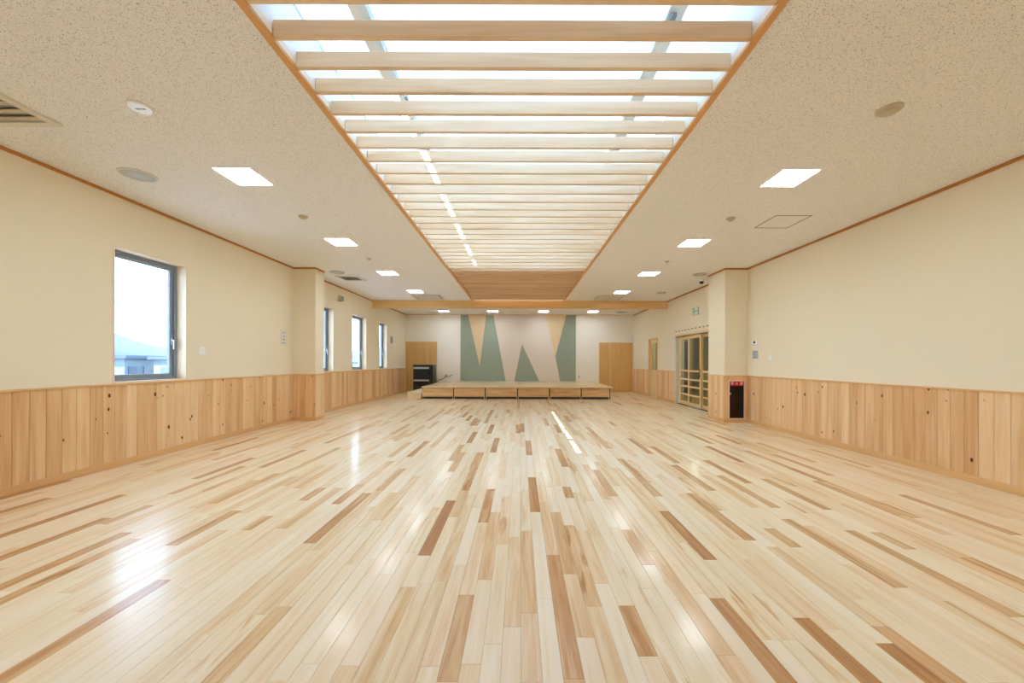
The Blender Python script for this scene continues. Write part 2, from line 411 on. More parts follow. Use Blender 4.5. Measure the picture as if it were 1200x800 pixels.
for x, d0, d1, t, pk in ((1.067,1.1,2.083,.82,.2),(1.406,.98,1.926,.8,0),(1.655,.8,1.753,.85,0),(-2.04,1.3,2.245,.72,.5),(-2.89,1.9,2.86,.72,.1),
                         (2.98,1.6,2.53,.68,.1),(-3.25,3.0,3.4,.6,0),(-1.25,1.2,2.0,.5,.2)):
    force(x, d0, d1, t, pk)

def plank_bm(bm, lay, x0, x1, y0, y1, tint):
    g = 0.0004; c = 0.0008
    x0 += g; x1 -= g; y0 += g; y1 -= g
    zt = 0.0; zb = -0.014
    lo = [bm.verts.new(q) for q in ((x0,y0,zb),(x1,y0,zb),(x1,y1,zb),(x0,y1,zb))]
    mi = [bm.verts.new(q) for q in ((x0,y0,zt-c),(x1,y0,zt-c),(x1,y1,zt-c),(x0,y1,zt-c))]
    up = [bm.verts.new(q) for q in ((x0+c,y0+c,zt),(x1-c,y0+c,zt),(x1-c,y1-c,zt),(x0+c,y1-c,zt))]
    fs = [bm.faces.new(up)]
    for i in range(4):
        j = (i+1) % 4
        fs.append(bm.faces.new((lo[i], lo[j], mi[j], mi[i]))); fs.append(bm.faces.new((mi[i], mi[j], up[j], up[i])))
    for v in lo+mi+up: v[lay] = tint

planks = []
r0 = math.floor((-WX - X0)/PW); r1 = math.ceil((WX - X0)/PW)
def tone():
    u = rnd.random()
    if u < 0.56: t = rnd.uniform(0.0, 0.18)
    elif u < 0.86: t = rnd.uniform(0.15, 0.32)
    elif u < 0.965: t = rnd.uniform(0.32, 0.46)
    else: t = rnd.uniform(0.5, 0.8)
    return t
for r in range(r0, r1):
    xa, xb = max(-WX+0.012, X0 + r*PW), min(WX-0.012, X0 + (r+1)*PW)
    if xb - xa < 0.01: continue
    fs = sorted(forced.get(r, [])); keep = []
    for f in fs:
        if keep and f[0] < keep[-1][1] + 0.05: continue
        keep.append(f)
    y = YF + rnd.uniform(-0.9, 0); segs = []
    edges = keep + [(YB, None, 0, 0)]
    for f in edges:
        while y < f[0] - 1e-4:
            gap = f[0] - y
            L = rnd.choice((0.95, 0.95, 0.95, 0.8, 0.65, 1.2))
            if gap < L + 0.3: L = gap if gap < 1.25 else gap/2
            vis = 2.0 < y + L
            t = tone()
            segs.append((y, y+L, t, rnd.choice((0, 0, 0.1, 0.4, 0.7)))); y += L
        if f[1] is not None:
            segs.append((f[0], f[1], f[2], f[3])); y = f[1]
    for a, b_, t, pk in segs:
        a = max(a, YF); b_ = min(b_, YB)
        if b_ - a > 0.01: planks.append((xa, xb, a, b_, t, pk*0.7, rnd.random()))
def seen_size(q):
    xa, xb, a, b_ = q[:4]
    yy = min(b_, max(a, 1.55)) if b_ > 1.5 else 0
    if b_ <= 1.5: return 0
    a2 = max(a, 1.53); xm = (xa+xb)/2
    if abs(xm)/b_ > 1.34: return 0
    return (xb-xa)*(b_-a2)/((a2+b_)/2)**3
planks.sort(key=seen_size, reverse=True)
for q in planks[:300]:
    bm = B(); lay = bm.verts.layers.float_vector.new('tint')
    plank_bm(bm, lay, q[0], q[1], q[2], q[3], Vector((q[4], q[5], q[6])))
    new_obj('floor_plank', bm, M['floor'], floor)
bm = B(); lay = bm.verts.layers.float_vector.new('tint')
for q in planks[300:]: plank_bm(bm, lay, q[0], q[1], q[2], q[3], Vector((q[4], q[5], q[6])))
o = new_obj('floor_planks', bm, M['floor'], floor); o['kind'] = 'stuff'

# ------------------------------------------------------------------ walls
TH = 0.26
WIN = [(4.573, 5.593), (9.0, 10.0), (11.09, 12.14), (13.25, 14.02), (-0.6, 0.6), (2.0, 2.9)]
WIN = WIN[:5]
WZ0, WZ1 = 1.0, 2.66
bm = B()
ys = sorted({YF, YB+TH} | {v for w in WIN for v in w})
panel_cells(bm, ys, [-0.1, WZ0, WZ1, H+0.4], [(a, b_, WZ0, WZ1) for a, b_ in WIN],
            lambda a, b_, c, d: box(bm, -WX-TH, -WX, a, b_, c, d))
wall_left = struct(new_obj('wall_left', bm, M['wall']))
DR = (8.95, 11.95, 0.0, 2.06)      # sliding door opening
DS = (13.5, 14.42, 0.0, 2.14)      # narrow side door opening
bm = B()
panel_cells(bm, [YF, DR[0], DR[1], DS[0], DS[1], YB+TH], [-0.1, 0.0, DR[3], DS[3], H+0.4], [DR, DS],
            lambda a, b_, c, d: box(bm, WX, WX+TH, a, b_, c, d))
wall_right = struct(new_obj('wall_right', bm, M['wall']))
wall_back = struct(boxobj('wall_back', (-WX-TH, WX+TH, YB, YB+TH, -0.1, H+0.4), M['wall_back']))
wall_front = struct(boxobj('wall_front', (-WX-TH, WX+TH, YF-TH, YF, -0.1, H+0.4), M['wall']))

# pillars (core, boards, cap, baseboard)
PF, PE, PX = 8.17, 8.88, 4.365
FC = (4.435, 4.785, 0.07, 0.895)   # hydrant box hole in the right pillar's face
def pillar(sgn, yf, ye, xi, hole=None):
    bm = B(); xo = WX
    if hole:
        x0, x1, z0, z1 = hole
        panel_cells(bm, [xi, x0, x1, xo], [0, z0, z1, H], [hole], lambda a, b_, c, d: box(bm, a, b_, yf, yf+0.22, c, d))
        box(bm, xi, xo, yf+0.22, ye, 0, H)
    else:
        box(bm, min(sgn*xi, sgn*xo), max(sgn*xi, sgn*xo), yf, ye, 0, H)
    o = new_obj('pillar', bm, M['wall']); struct(o)
    return o
pil_r = pillar(1, PF, PE, PX, FC)
pil_r['label'] = 'cream square pillar on the right with the red topped cabinet'
pil_l = pillar(-1, 8.22, 8.58, 4.375)
pil_l['label'] = 'cream square pillar on the left wall after the large window'

# boards: one shared mesh, width along local X, height along Z, front at -Y
BW = 0.133
def board_mesh(w, name='board', z0=BB, z1=WT-0.018, t=0.012):
    bm = B(); c = 0.003; g = 0.0008; x0, x1 = g, w-g
    prof = [(x0, 0), (x0, -t+c), (x0+c, -t), (x1-c, -t), (x1, -t+c), (x1, 0)]
    a = [bm.verts.new((p[0], p[1], z0)) for p in prof]; b_ = [bm.verts.new((p[0], p[1], z1)) for p in prof]
    for i in range(6): bm.faces.new((a[i], a[(i+1) % 6], b_[(i+1) % 6], b_[i]))
    bm.faces.new(a); bm.faces.new(b_)
    bmesh.ops.recalc_face_normals(bm, faces=bm.faces)
    me = bpy.data.meshes.new(name); bm.to_mesh(me); bm.free(); me.materials.append(M['board']); return me
BM = board_mesh(BW)
def boards(parent, start, dirv, length, me=None, w=BW):
    """row of boards from start, running along dirv (unit xy); face looks to the right-hand side of -normal"""
    nfull = int(length/w + 1e-6); rest = length - nfull*w
    ang = math.atan2(dirv[1], dirv[0])
    items = [(i*w, BM) for i in range(nfull)]
    if rest > 0.012: items.append((nfull*w, board_mesh(rest)))
    for off, m_ in items:
        o = bpy.data.objects.new('board', m_); COL.objects.link(o); o.parent = parent
        o.location = (start[0]+dirv[0]*off, start[1]+dirv[1]*off, 0); o.rotation_euler = (0, 0, ang)
BY0 = 1.0
T = 0.012
# left wall: facing +x -> run along +Y (local -Y points to +x)
boards(wall_left, (-WX, BY0), (0, 1), 8.22-BY0)
boards(pil_l, (-WX+T, 8.22), (1, 0), WX-T-4.375)                 # front face looks to -y
boards(pil_l, (-4.375, 8.22-T), (0, 1), 8.58-8.22+T)             # inner face looks to +x
boards(wall_left, (-WX, 8.58), (0, 1), YB-8.58)
# right wall: facing -x -> run along -Y
boards(wall_right, (WX, PF), (0, -1), PF-BY0)
boards(pil_r, (PX, PE), (0, -1), PE-PF+T)
boards(wall_right, (WX, DS[0]), (0, -1), DS[0]-DR[1]-0.05)
boards(wall_right, (WX, YB), (0, -1), YB-DS[1])
# boards around the hydrant box on the pillar front
bm = B()
panel_cells(bm, [PX-T, FC[0], FC[1], WX-T], [BB, FC[3], WT-0.018], [(FC[0], FC[1], 0, FC[3])], lambda a, b_, c, d: bbox(bm, a+0.0006, b_-0.0006, PF-T, PF, c, d, 0.002))
new_obj('board_surround', bm, M['board'], pil_r)
# plain run of panelling out of view
bm = B(); box(bm, -WX, -WX+T, YF, BY0, BB, WT-0.018); new_obj('wainscot_panel', bm, M['board'], wall_left)
bm = B(); box(bm, WX-T, WX, YF, BY0, BB, WT-0.018); new_obj('wainscot_panel', bm, M['board'], wall_right)

def run(name, segs, z0, z1, t, mat, b=0.002):
    """moulding along wall segments: (x0,x1,y0,y1) strips"""
    bm = B()
    for s in segs: bbox(bm, s[0], s[1], s[2], s[3], z0, z1, b)
    return bm
def strips(t):
    L = [(-WX, -WX+t, YF, 8.22), (-WX+t, -4.375, 8.22-t, 8.22), (-4.375, -4.375+t, 8.22-t, 8.58), (-WX, -WX+t, 8.58, YB)]
    Rr = [(WX-t, WX, YF, PF), (PX, WX-t, PF-t, PF), (PX-t, PX, PF-t, PE), (WX-t, WX, DR[1]+0.05, DS[0]), (WX-t, WX, DS[1], YB)]
    return L, Rr
L, Rr = strips(0.026)
for nm, s in (('trim_1', L), ('trim_2', Rr)):
    struct(new_obj(nm, run(nm, s, WT-0.018, WT+0.004, 0, M['capwood']), M['capwood']), 'thin wooden cap rail along the top of the boards')
L, Rr = strips(0.020)
for nm, s in (('baseboard_left', L), ('baseboard_right', Rr)):
    struct(new_obj(nm, run(nm, s, 0.0005, BB, 0, M['basewood']), M['basewood']))
L, Rr = strips(0.018)
Rr = [s for s in Rr[:3]] + [(WX-0.018, WX, PE, YB)]
for nm, s in (('trim_3', L), ('trim_4', Rr)):
    struct(new_obj(nm, run(nm, s, H-0.035, H-0.0005, 0, M['crown']), M['crown']), 'thin brown wooden moulding where wall meets ceiling')
struct(boxobj('trim_5', (-WX, WX, YB-0.014, YB, H-0.022, H-0.0005), M['capwood'], bev=0.002), 'thin wooden moulding above the far wall')
struct(boxobj('baseboard_back', (-3.48, 3.36, YB-0.016, YB, 0.0005, BB), M['basewood'], bev=0.002))

# ------------------------------------------------------------------ ceiling with the rooflight well
SX0, SX1 = -1.53, 1.43            # inside of the opening
CB = 12.6                         # beam front face
bm = B()
panel_cells(bm, [-WX-TH, SX0-0.001, SX1+0.001, WX+TH], [YF-TH, CB, YB+TH], [(SX0, SX1, YF-TH, CB)], lambda a, b_, c, d: box(bm, a, b_, c, d, H, H+0.06))
ceiling = struct(new_obj('ceiling', bm, M['ceiling']))
beam = struct(boxobj('ceiling_beam', (-WX, WX-0.0, CB, CB+0.12, 3.03, H), M['beam'], bev=0.003), 'pale wooden beam crossing the ceiling in front of the stage')
# unseen overhang added to keep direct sun out of the left windows
struct(boxobj('sun_block_eave', (-WX-TH-1.7, -WX-TH, YF-1, YB+1, H+0.25, H+0.4), M['white']), 'unseen white eave added outside the left wall to block sun')
# roof deck closing over the room beside the well
SY0, SY1 = 2.2, 8.35              # glazed part of the well
ZS = 3.68
bm = B()
box(bm, SX0-0.06, SX0, SY0-0.06, SY1+0.06, H+0.06, ZS+0.03); box(bm, SX1, SX1+0.06, SY0-0.06, SY1+0.06, H+0.06, ZS+0.03)
box(bm, SX0, SX1, SY0-0.06, SY0, H+0.2, ZS+0.03); box(bm, SX0, SX1, SY1, SY1+0.06, H+0.16, ZS+0.03)
sky = thing('skylight', 'long ceiling rooflight with closely spaced wooden louvre slats across it', 'skylight', (0,0,0))
new_obj('well_wall', bm, M['white'], sky)
for a, b_ in ((YF, SY0-0.06), (SY1+0.06, CB)):
    bm = B(); box(bm, SX0-0.06, SX1+0.06, a, b_, H+0.14, H+0.2)
    box(bm, SX0-0.06, SX0, a, b_, H+0.06, H+0.14); box(bm, SX1, SX1+0.06, a, b_, H+0.06, H+0.14)
    new_obj('closed_soffit', bm, M['soffit'], sky)
for x0, x1 in ((SX0-0.05, SX0+0.002), (SX1-0.002, SX1+0.047)):
    bm = B(); bbox(bm, x0, x1, YF+0.01, CB-0.001, H-0.014, H+0.012, 0.002); new_obj('edge_trim', bm, M['trimwood'], sky)
for x0, x1 in ((SX0-0.03, SX0), (SX1, SX1+0.03)):
    bm = B(); box(bm, x0, x1, YF+0.01, CB-0.001, H+0.012, H+0.0595); new_obj('well_lining', bm, M['casingy'], sky)
bm = B(); bbox(bm, SX0+0.004, SX1-0.004, -0.034, 0, H-0.002, H+0.103, 0.002)
bmesh.ops.recalc_face_normals(bm, faces=bm.faces)
sme = bpy.data.meshes.new('slat'); bm.to_mesh(sme); bm.free(); sme.materials.append(M['slat'])
k = -20
while True:
    y = 2.1546 + 0.24444*k; k += 1
    if y > CB: break
    if y < YF + 0.1: continue
    o = bpy.data.objects.new('slat', sme); COL.objects.link(o); o.parent = sky; o.location = (0, y, 0)
# screens: left, middle, right columns, with cross bars about a metre apart
ML0, ML1 = -1.092, -1.035         # left mullion
SL0 = -1.170                      # slit between left screen and mullion
MR0, MR1 = 1.0, 1.117
joints = [SY0, 3.42, 4.25, 5.22, 6.2, 7.17, 7.85, SY1]
for a, b_ in zip(joints, joints[1:]):
    for x0, x1 in ((SX0, SL0), (ML1, MR0), (MR1, SX1)):
        boxobj('screen_panel', (x0, x1, a+0.0005, b_-0.0005, ZS, ZS+0.004), M['screen'], sky)
boxobj('mullion', (ML0, ML1, SY0, SY1, ZS-0.03, ZS+0.03), M['alu_light'], sky, 0.004)
boxobj('mullion', (MR0, MR1, SY0, SY1, ZS-0.03, ZS+0.03), M['alu_light'], sky, 0.004)
boxobj('sun_stop_strip', (SL0, ML0, SY0, 3.42, ZS, ZS+0.02), M['white'], sky)  # added strips close the slit to set where the sun streak begins and ends
boxobj('sun_stop_strip', (SL0, ML0, 7.85, SY1, ZS, ZS+0.02), M['white'], sky)
for y in (4.36, 5.34, 6.32, 7.29):
    boxobj('cross_bar', (SL0, ML0, y-0.1, y+0.1, ZS+0.004, ZS+0.02), M['alu_light'], sky)
for y in (2.75, 3.45, 4.3):
    boxobj('screen_bracket', (ML1-0.005, ML1+0.02, y, y+0.04, ZS-0.045, ZS-0.015), M['alu'], sky, 0.004)
    boxobj('screen_bracket', (MR0+0.02, MR0+0.06, y-0.15, y-0.09, ZS-0.06, ZS-0.03), M['alu'], sky, 0.004)
boxobj('roof_pane', (SX0-0.06, SX1+0.06, SY0-0.06, SY1+0.06, ZS+0.035, ZS+0.041), M['glass'], sky)

# ------------------------------------------------------------------ windows
def window(nm, y0, y1, lab):
    w = root(nm); w['label'] = lab
    x = -WX
    bm = B()
    box(bm, x-0.13, x+0.006, y0, y0+0.02, WZ0, WZ1); box(bm, x-0.13, x+0.006, y1-0.02, y1, WZ0, WZ1)
    box(bm, x-0.13, x+0.006, y0+0.02, y1-0.02, WZ1-0.02, WZ1); box(bm, x-0.13, x+0.012, y0+0.02, y1-0.02, WZ0-0.001, WZ0+0.02)
    new_obj('window_casing', bm, M['casing'], w)
    a, b_, c, d = y0+0.02, y1-0.02, WZ0+0.02, WZ1-0.02
    bm = B(); X0_, X1_ = x-0.21, x-0.125; f = 0.035
    box(bm, X0_, X1_, a, a+f, c, d); box(bm, X0_, X1_, b_-f, b_, c, d); box(bm, X0_, X1_, a+f, b_-f, d-f, d); box(bm, X0_, X1_, a+f, b_-f, c, c+f)
    new_obj('window_frame', bm, M['alu'], w)
    s = 0.045; a += f; b_ -= f; c += f; d -= f
    bm = B(); X0_, X1_ = x-0.19, x-0.15
    bbox(bm, X0_, X1_, a, a+s, c, d, .003); bbox(bm, X0_, X1_, b_-s-0.01, b_, c, d, .003); bbox(bm, X0_, X1_, a+s, b_-s, d-s, d, .003); bbox(bm, X0_, X1_, a+s, b_-s, c, c+s, .003)
    new_obj('sash', bm, M['alu'], w)
    boxobj('pane', (x-0.172, x-0.168, a+s, b_-s, c+s, d-s), M['glass'], w)
    bm = B(); yy = b_-s/2-0.005
    bbox(bm, x-0.15, x-0.135, yy-0.014, yy+0.014, 1.50, 1.60, 0.004); bbox(bm, x-0.135, x-0.105, yy-0.008, yy+0.008, 1.56, 1.575, 0.003)
    bbox(bm, x-0.118, x-0.103, yy-0.009, yy+0.009, 1.44, 1.575, 0.004)
    new_obj('handle', bm, M['steel'], w)
    return w
labs = ['large window nearest the camera in the left wall', 'narrow looking window just past the left pillar', 'middle window of the three beyond the left pillar',
        'small window beside the stage on the left wall', 'window in the left wall beside the camera, out of the picture']
for i, (a, b_) in enumerate(WIN): window('window_%d' % (i+1), a, b_, labs[i])

# ------------------------------------------------------------------ doors
def backdoor(nm, x0, x1, xs, zt, side):
    d = root(nm); y = YB
    bm = B(); box(bm, x0, x0+0.03, y-0.02, y, 0, zt); box(bm, x1-0.03, x1, y-0.02, y, 0, zt); box(bm, x0+0.03, x1-0.03, y-0.02, y, zt-0.03, zt)
    new_obj('door_frame', bm, M['trimwoodx'], d)
    g = 0.004
    boxobj('door_leaf', (x0+0.03+g, xs-g, y-0.034, y-0.004, 0.008, zt-0.034), M['ply'], d, 0.003)
    boxobj('door_leaf', (xs+g, x1-0.03-g, y-0.034, y-0.004, 0.008, zt-0.034), M['ply'], d, 0.003)
    bm = B(); hx = xs + 0.07*side
    lathe(bm, [(0.022, 0), (0.022, -0.008)], 14, (hx, y-0.034, 0.98), 'Y'); bbox(bm, min(hx-0.01, hx+0.10*side), max(hx+0.01, hx+0.10*side), y-0.085, y-0.072, 0.972, 0.99, 0.004)
    lathe(bm, [(0.009, 0), (0.009, -0.045)], 10, (hx, y-0.04, 0.98), 'Y')
    new_obj('door_handle', bm, M['steel'], d)
    bm = B(); box(bm, xs-0.012, xs+0.012, y-0.040, y-0.034, 0.01, zt-0.04); new_obj('astragal', bm, M['doorwood'], d)
    return d
d = backdoor('door_1', -WX+0.012, -3.52, -3.93, 2.115, -1); d['label'] = 'plain wooden double door in the far left corner'
d = backdoor('door_2', 3.38, WX-0.06, 3.84, 2.10, 1); d['label'] = 'plain wooden double door in the far right corner'

# narrow side door with glass slit
d = root('door_3'); d['label'] = 'narrow wooden side door with a glass upper part on the right wall'
y0, y1, zt = DS[0], DS[1], DS[3]
bm = B(); box(bm, WX-0.02, WX+0.14, y0, y0+0.03, 0, zt); box(bm, WX-0.02, WX+0.14, y1-0.03, y1, 0, zt); box(bm, WX-0.02, WX+0.14, y0+0.03, y1-0.03, zt-0.03, zt)
new_obj('door_frame', bm, M['doorwood'], d)
bm = B()
panel_cells(bm, [y0+0.034, y0+0.17, y1-0.17, y1-0.034], [0.008, 1.0, zt-0.18, zt-0.034], [(y0+0.17, y1-0.17, 1.0, zt-0.18)],
            lambda a, b_, c, e_: box(bm, WX+0.045, WX+0.085, a, b_, c, e_))
leaf = new_obj('door_leaf', bm, M['doorwood'], d)
boxobj('pane', (WX+0.062, WX+0.068, y0+0.17, y1-0.17, 1.0, zt-0.18), M['doorglass'], leaf)
bm = B(); bbox(bm, WX+0.0, WX+0.012, y0+0.09, y0+0.105, 0.92, 1.02, 0.003); box(bm, WX+0.012, WX+0.045, y0+0.09, y0+0.105, 0.96, 0.98); new_obj('door_handle', bm, M['steel'], leaf)

# glazed sliding doors
d = root('door_4'); d['label'] = 'glazed wooden sliding doors with slatted lower panes on the right wall'
y0, y1, zt = DR[0], DR[1], DR[3]
bm = B(); box(bm, WX-0.02, WX+TH-0.01, y1-0.05, y1-0.0005, 0, zt); box(bm, WX-0.02, WX+TH-0.01, y0+0.0005, y0+0.05, 0, zt)
new_obj('door_jamb', bm, M['offwhite'], d)
bm = B(); box(bm, WX-0.022, WX+0.20, y0, y1, zt, zt+0.055); new_obj('door_header', bm, M['doorwoody'], d)
bm = B(); box(bm, WX+0.002, WX+0.24, y0, y1, -0.01, 0.004); new_obj('threshold_rail', bm, M['dark'], d)
leafs = [(y1-0.84, y1-0.052, 0.10), (y1-1.56, y1-0.76, 0.05), (y1-2.30, y1-1.50, 0.10), (y1-2.945, y1-2.24, 0.05)]
RZ = [(0.008, 0.115), (0.30, 0.345), (0.54, 0.585), (0.75, 0.795), (0.995, 1.05), (1.955, zt)]
for a, b_, dx in leafs:
    X = WX + dx; st = 0.075
    bm = B(); bbox(bm, X, X+0.035, a, a+st, 0.008, zt, 0.003); bbox(bm, X, X+0.035, b_-st, b_, 0.008, zt, 0.003)
    for c, e_ in RZ: bbox(bm, X, X+0.035, a+st, b_-st, c, e_-(0.002 if e_ == zt else 0), 0.003)
    lf = new_obj('door_leaf', bm, M['doorwood'], d)
    for (c0, c1), (c2, c3) in zip(RZ, RZ[1:]):
        boxobj('pane', (X+0.015, X+0.020, a+st, b_-st, c1, c2), M['doorglass'], lf)
    bm = B(); yy = a + 0.037; bbox(bm, X-0.022, X-0.012, yy-0.012, yy+0.012, 0.86, 1.09, 0.004)
    box(bm, X-0.014, X+0.002, yy-0.008, yy+0.008, 0.875, 0.90); box(bm, X-0.014, X+0.002, yy-0.008, yy+0.008, 1.05, 1.075)
    new_obj('door_handle', bm, M['black'], lf)
# perforated vent strip over the sliding doors
v = thing('vent_strip', 'row of dark ventilation slots in the wall above the sliding doors', 'vent', (WX, 10.9, 2.22))
boxobj('vent_plate', (-0.006, 0, -1.1, 1.1, -0.03, 0.03), M['wall'], v, 0.001)
for i in range(10):
    yy = -1.0 + i*0.222; boxobj('vent_slot', (-0.0085, -0.0045, yy-0.05, yy+0.05, -0.012, 0.012), M['dark'], v)

# corridor behind the doors
cor = root('wall_corridor'); cor['label'] = 'dim corridor behind the glazed doors'
bm = B(); cx0, cx1 = WX+TH, WX+TH+2.2
CE = 19.0
panel_cells(bm, [7.5, 16.7, 17.8, CE], [-0.1, 0.9, 2.2, 2.8], [(16.7, 17.8, 0.9, 2.2)], lambda a, b_, c, d_: box(bm, cx1, cx1+0.1, a, b_, c, d_))
box(bm, cx0, cx1+0.1, 7.4, 7.5, -0.1, 2.8); box(bm, cx0, cx1+0.1, CE, CE+0.1, -0.1, 2.8); box(bm, cx0-0.1, cx0, YB+TH, CE, -0.1, 2.8)
box(bm, cx0, cx1+0.1, 7.5, CE, 2.6, 2.8)
M['corr'] = plain('corridor_paint', srgb(176, 168, 140), 0.7)
new_obj('corridor_wall', bm, M['corr'], cor)
M['corrfloor'] = wood('corridor_floor', [srgb(190, 150, 96), srgb(170, 128, 76), srgb(150, 108, 60)], 'Y', 0.3, perobj=False, spread=0)
boxobj('corridor_floor', (cx0, cx1, 7.5, CE, -0.1, -0.012), M['corrfloor'], cor); boxobj('door_sill', (WX+0.001, cx0, DR[0], DR[1], -0.1, -0.012), M['corrfloor'], cor)
boxobj('added_corridor_pane', (cx1+0.05, cx1+0.056, 16.7, 17.8, 0.9, 2.2), M['dimglass'], cor)  # window added to put a dim bluish tone in the door leaf
M['corrfill'] = emit('corridor_fill_led', (1, 0.95, 0.85, 1), 30.0)  # for unseen lamps added to brighten the corridor
c = thing('corridor_fill_light', 'unseen added lamp brightening the corridor behind the glazed sliding doors', 'light', (cx0+1.1, 10.6, 2.6))
boxobj('diffuser', (-0.3, 0.3, -0.3, 0.3, -0.012, -0.002), M['corrfill'], c); boxobj('frame', (-0.32, 0.32, -0.32, 0.32, -0.006, 0), M['white'], c)
dup(c, (cx0+1.1, 13.6, 2.6), 'unseen added lamp brightening the corridor behind the narrow side door', 'corridor lamps')['group'] = 'corridor lamps'; c['group'] = 'corridor lamps'
c = thing('corridor_shelf', 'wooden bench shelf standing in the corridor behind the glazed doors', 'bench', (cx1-0.25, 10.6, -0.012))
boxobj('bench_top', (-0.2, 0.24, -1.2, 1.2, 0.42, 0.46), M['ply'], c, 0.004)
boxobj('bench_end', (-0.18, 0.22, -1.15, -1.11, 0, 0.42), M['ply'], c); boxobj('bench_end', (-0.18, 0.22, 1.11, 1.15, 0, 0.42), M['ply'], c)

# ------------------------------------------------------------------ mural of tapering panels on the far wall
mural = thing('mural_panel', 'large decorative wall panel of tapering grey-green, cream and rose shapes behind the stage', 'wall panel', (0, YB-0.0005, 0))
def mp_(u, v): return ((530+u/7.5-VX)/F*YB, CZ + (VY-(360+v/7.5))/F*YB)
T0, B0 = 66, 648
POLY = [('green', [(72,T0),(138,T0),(242,520),(252,B0)], [(72,B0),(252,B0)]),
        ('cream', [(138,T0),(298,T0)], [(138,T0),(242,520),(298,T0)]),
        ('green', [(242,520),(298,T0),(360,T0),(470,B0)], [(242,520),(252,B0),(470,B0)]),
        ('pink', [(360,T0),(660,T0)], [(360,T0),(470,B0),(545,B0),(612,320),(660,T0)]),
        ('green', [(545,B0),(612,320),(765,B0)], [(545,B0),(765,B0)]),
        ('pink', [(612,320),(660,T0),(820,T0),(905,435),(948,B0)], [(612,320),(765,B0),(948,B0)]),
        ('cream', [(820,T0),(1000,T0)], [(820,T0),(905,435),(1000,T0)]),
        ('green', [(905,435),(1000,T0),(1085,T0)], [(905,435),(948,B0),(1085,B0)])]
def env(pl, u):
    for (a, b_), (c, e_) in zip(pl, pl[1:]):
        if a - 1e-6 <= u <= c + 1e-6: return b_ if c == a else b_ + (e_-b_)*(u-a)/(c-a)
    return pl[-1][1]
dep = {'green': 0.020, 'cream': 0.014, 'pink': 0.017}
for colr, up, lo in POLY:
    bm = B(); ua, ub = up[0][0] if up[0][0] < lo[0][0] else lo[0][0], max(up[-1][0], lo[-1][0])
    step = 11.4; cuts = {ua, ub} | {q[0] for q in up+lo}
    k0 = math.floor(ua/step)
    kk = k0
    while kk*step < ub:
        if kk*step > ua: cuts.add(kk*step)
        kk += 1
    cuts = sorted(cuts); D = dep[colr]
    for a, b_ in zip(cuts, cuts[1:]):
        if b_-a < 0.5: continue
        ga = a + 2.8 if abs(a/step - round(a/step)) < 1e-6 else a
        for s0, s1, dd in ((a, ga, D-0.012), (ga, b_, D)):
            if s1 - s0 < 0.2: continue
            p4 = []
            for u in (s0, s1):
                xt, zt_ = mp_(u, env(up, u)); _, zb_ = mp_(u, env(lo, u)); p4.append((xt, zt_, zb_))
            (xa, ta, ba), (xb, tb, bb_) = p4
            if ta-ba < 0.001 and tb-bb_ < 0.001: continue
            f_ = [(xa,-dd,ba),(xb,-dd,bb_),(xb,-dd,tb),(xa,-dd,ta)]; k_ = [(q[0],0,q[2]) for q in f_]
            vv = [bm.verts.new(q) for q in f_+k_]
            for q in ((0,1,2,3),(4,7,6,5),(0,4,5,1),(1,5,6,2),(2,6,7,3),(3,7,4,0)): bm.faces.new([vv[i] for i in q])
    o = new_obj('tapered_panel', bm, M['mural_'+colr], mural)
    o['label'] = {'green': 'grey-green tapering panel', 'cream': 'cream pointed panel', 'pink': 'pale rose panel'}[colr]

# ------------------------------------------------------------------ stage
STF, STZ = 13.1, 0.42
stage = thing('stage', 'low pale wooden stage platform in front of the far wall', 'stage', (0, STF, 0))
def lx(px): return (px-VX)/F*STF
xl, xr = lx(494.3), lx(718.5)
bm = B(); box(bm, xl+0.05, xr-0.12, 0.06, YB-STF-0.03, 0.001, STZ-0.05); new_obj('stage_core', bm, M['stage_side'], stage)
# top built of cross-laid boards
nb = 14; tw = (YB-STF-0.02+0.03)/nb
for i in range(nb):
    a = -0.03 + i*tw; boxobj('top_board', (xl, xr, a+0.001, a+tw-0.001, STZ-0.045, STZ), M['stage_top'], stage, 0.003)
cutp = [494.3, 531.4, 568.5, 606.5, 644, 681.4, 715.0]
for i, (a, b_) in enumerate(zip(cutp, cutp[1:])):
    x0, x1 = lx(a)+0.02, lx(b_)-0.02
    boxobj('front_panel', (x0, x1, 0.0, 0.03, 0.075, STZ-0.07), M['stage_front'], stage, 0.004)
    boxobj('kick_recess', (x0+0.02, x1-0.02, 0.05, 0.058, 0.001, 0.072), M['dark'], stage)
    bm = B(); bbox(bm, x1+0.004, x1+0.036, 0.035, 0.058, 0.001, STZ-0.05, 0.002); new_obj('gap_shade_strip', bm, M['dark'], stage)  # dark strip stands in for the shade in the panel gaps
step = thing('stage_step', 'pale wooden step block against the left end of the stage', 'step', (xl-0.27, STF+0.95, 0))
boxobj('step_top', (-0.25, 0.255, -0.95, 0.95, 0.19, 0.225), M['stage_side'], step, 0.004)
boxobj('step_body', (-0.23, 0.245, -0.92, 0.93, 0.001, 0.19), M['stage_side'], step, 0.003)

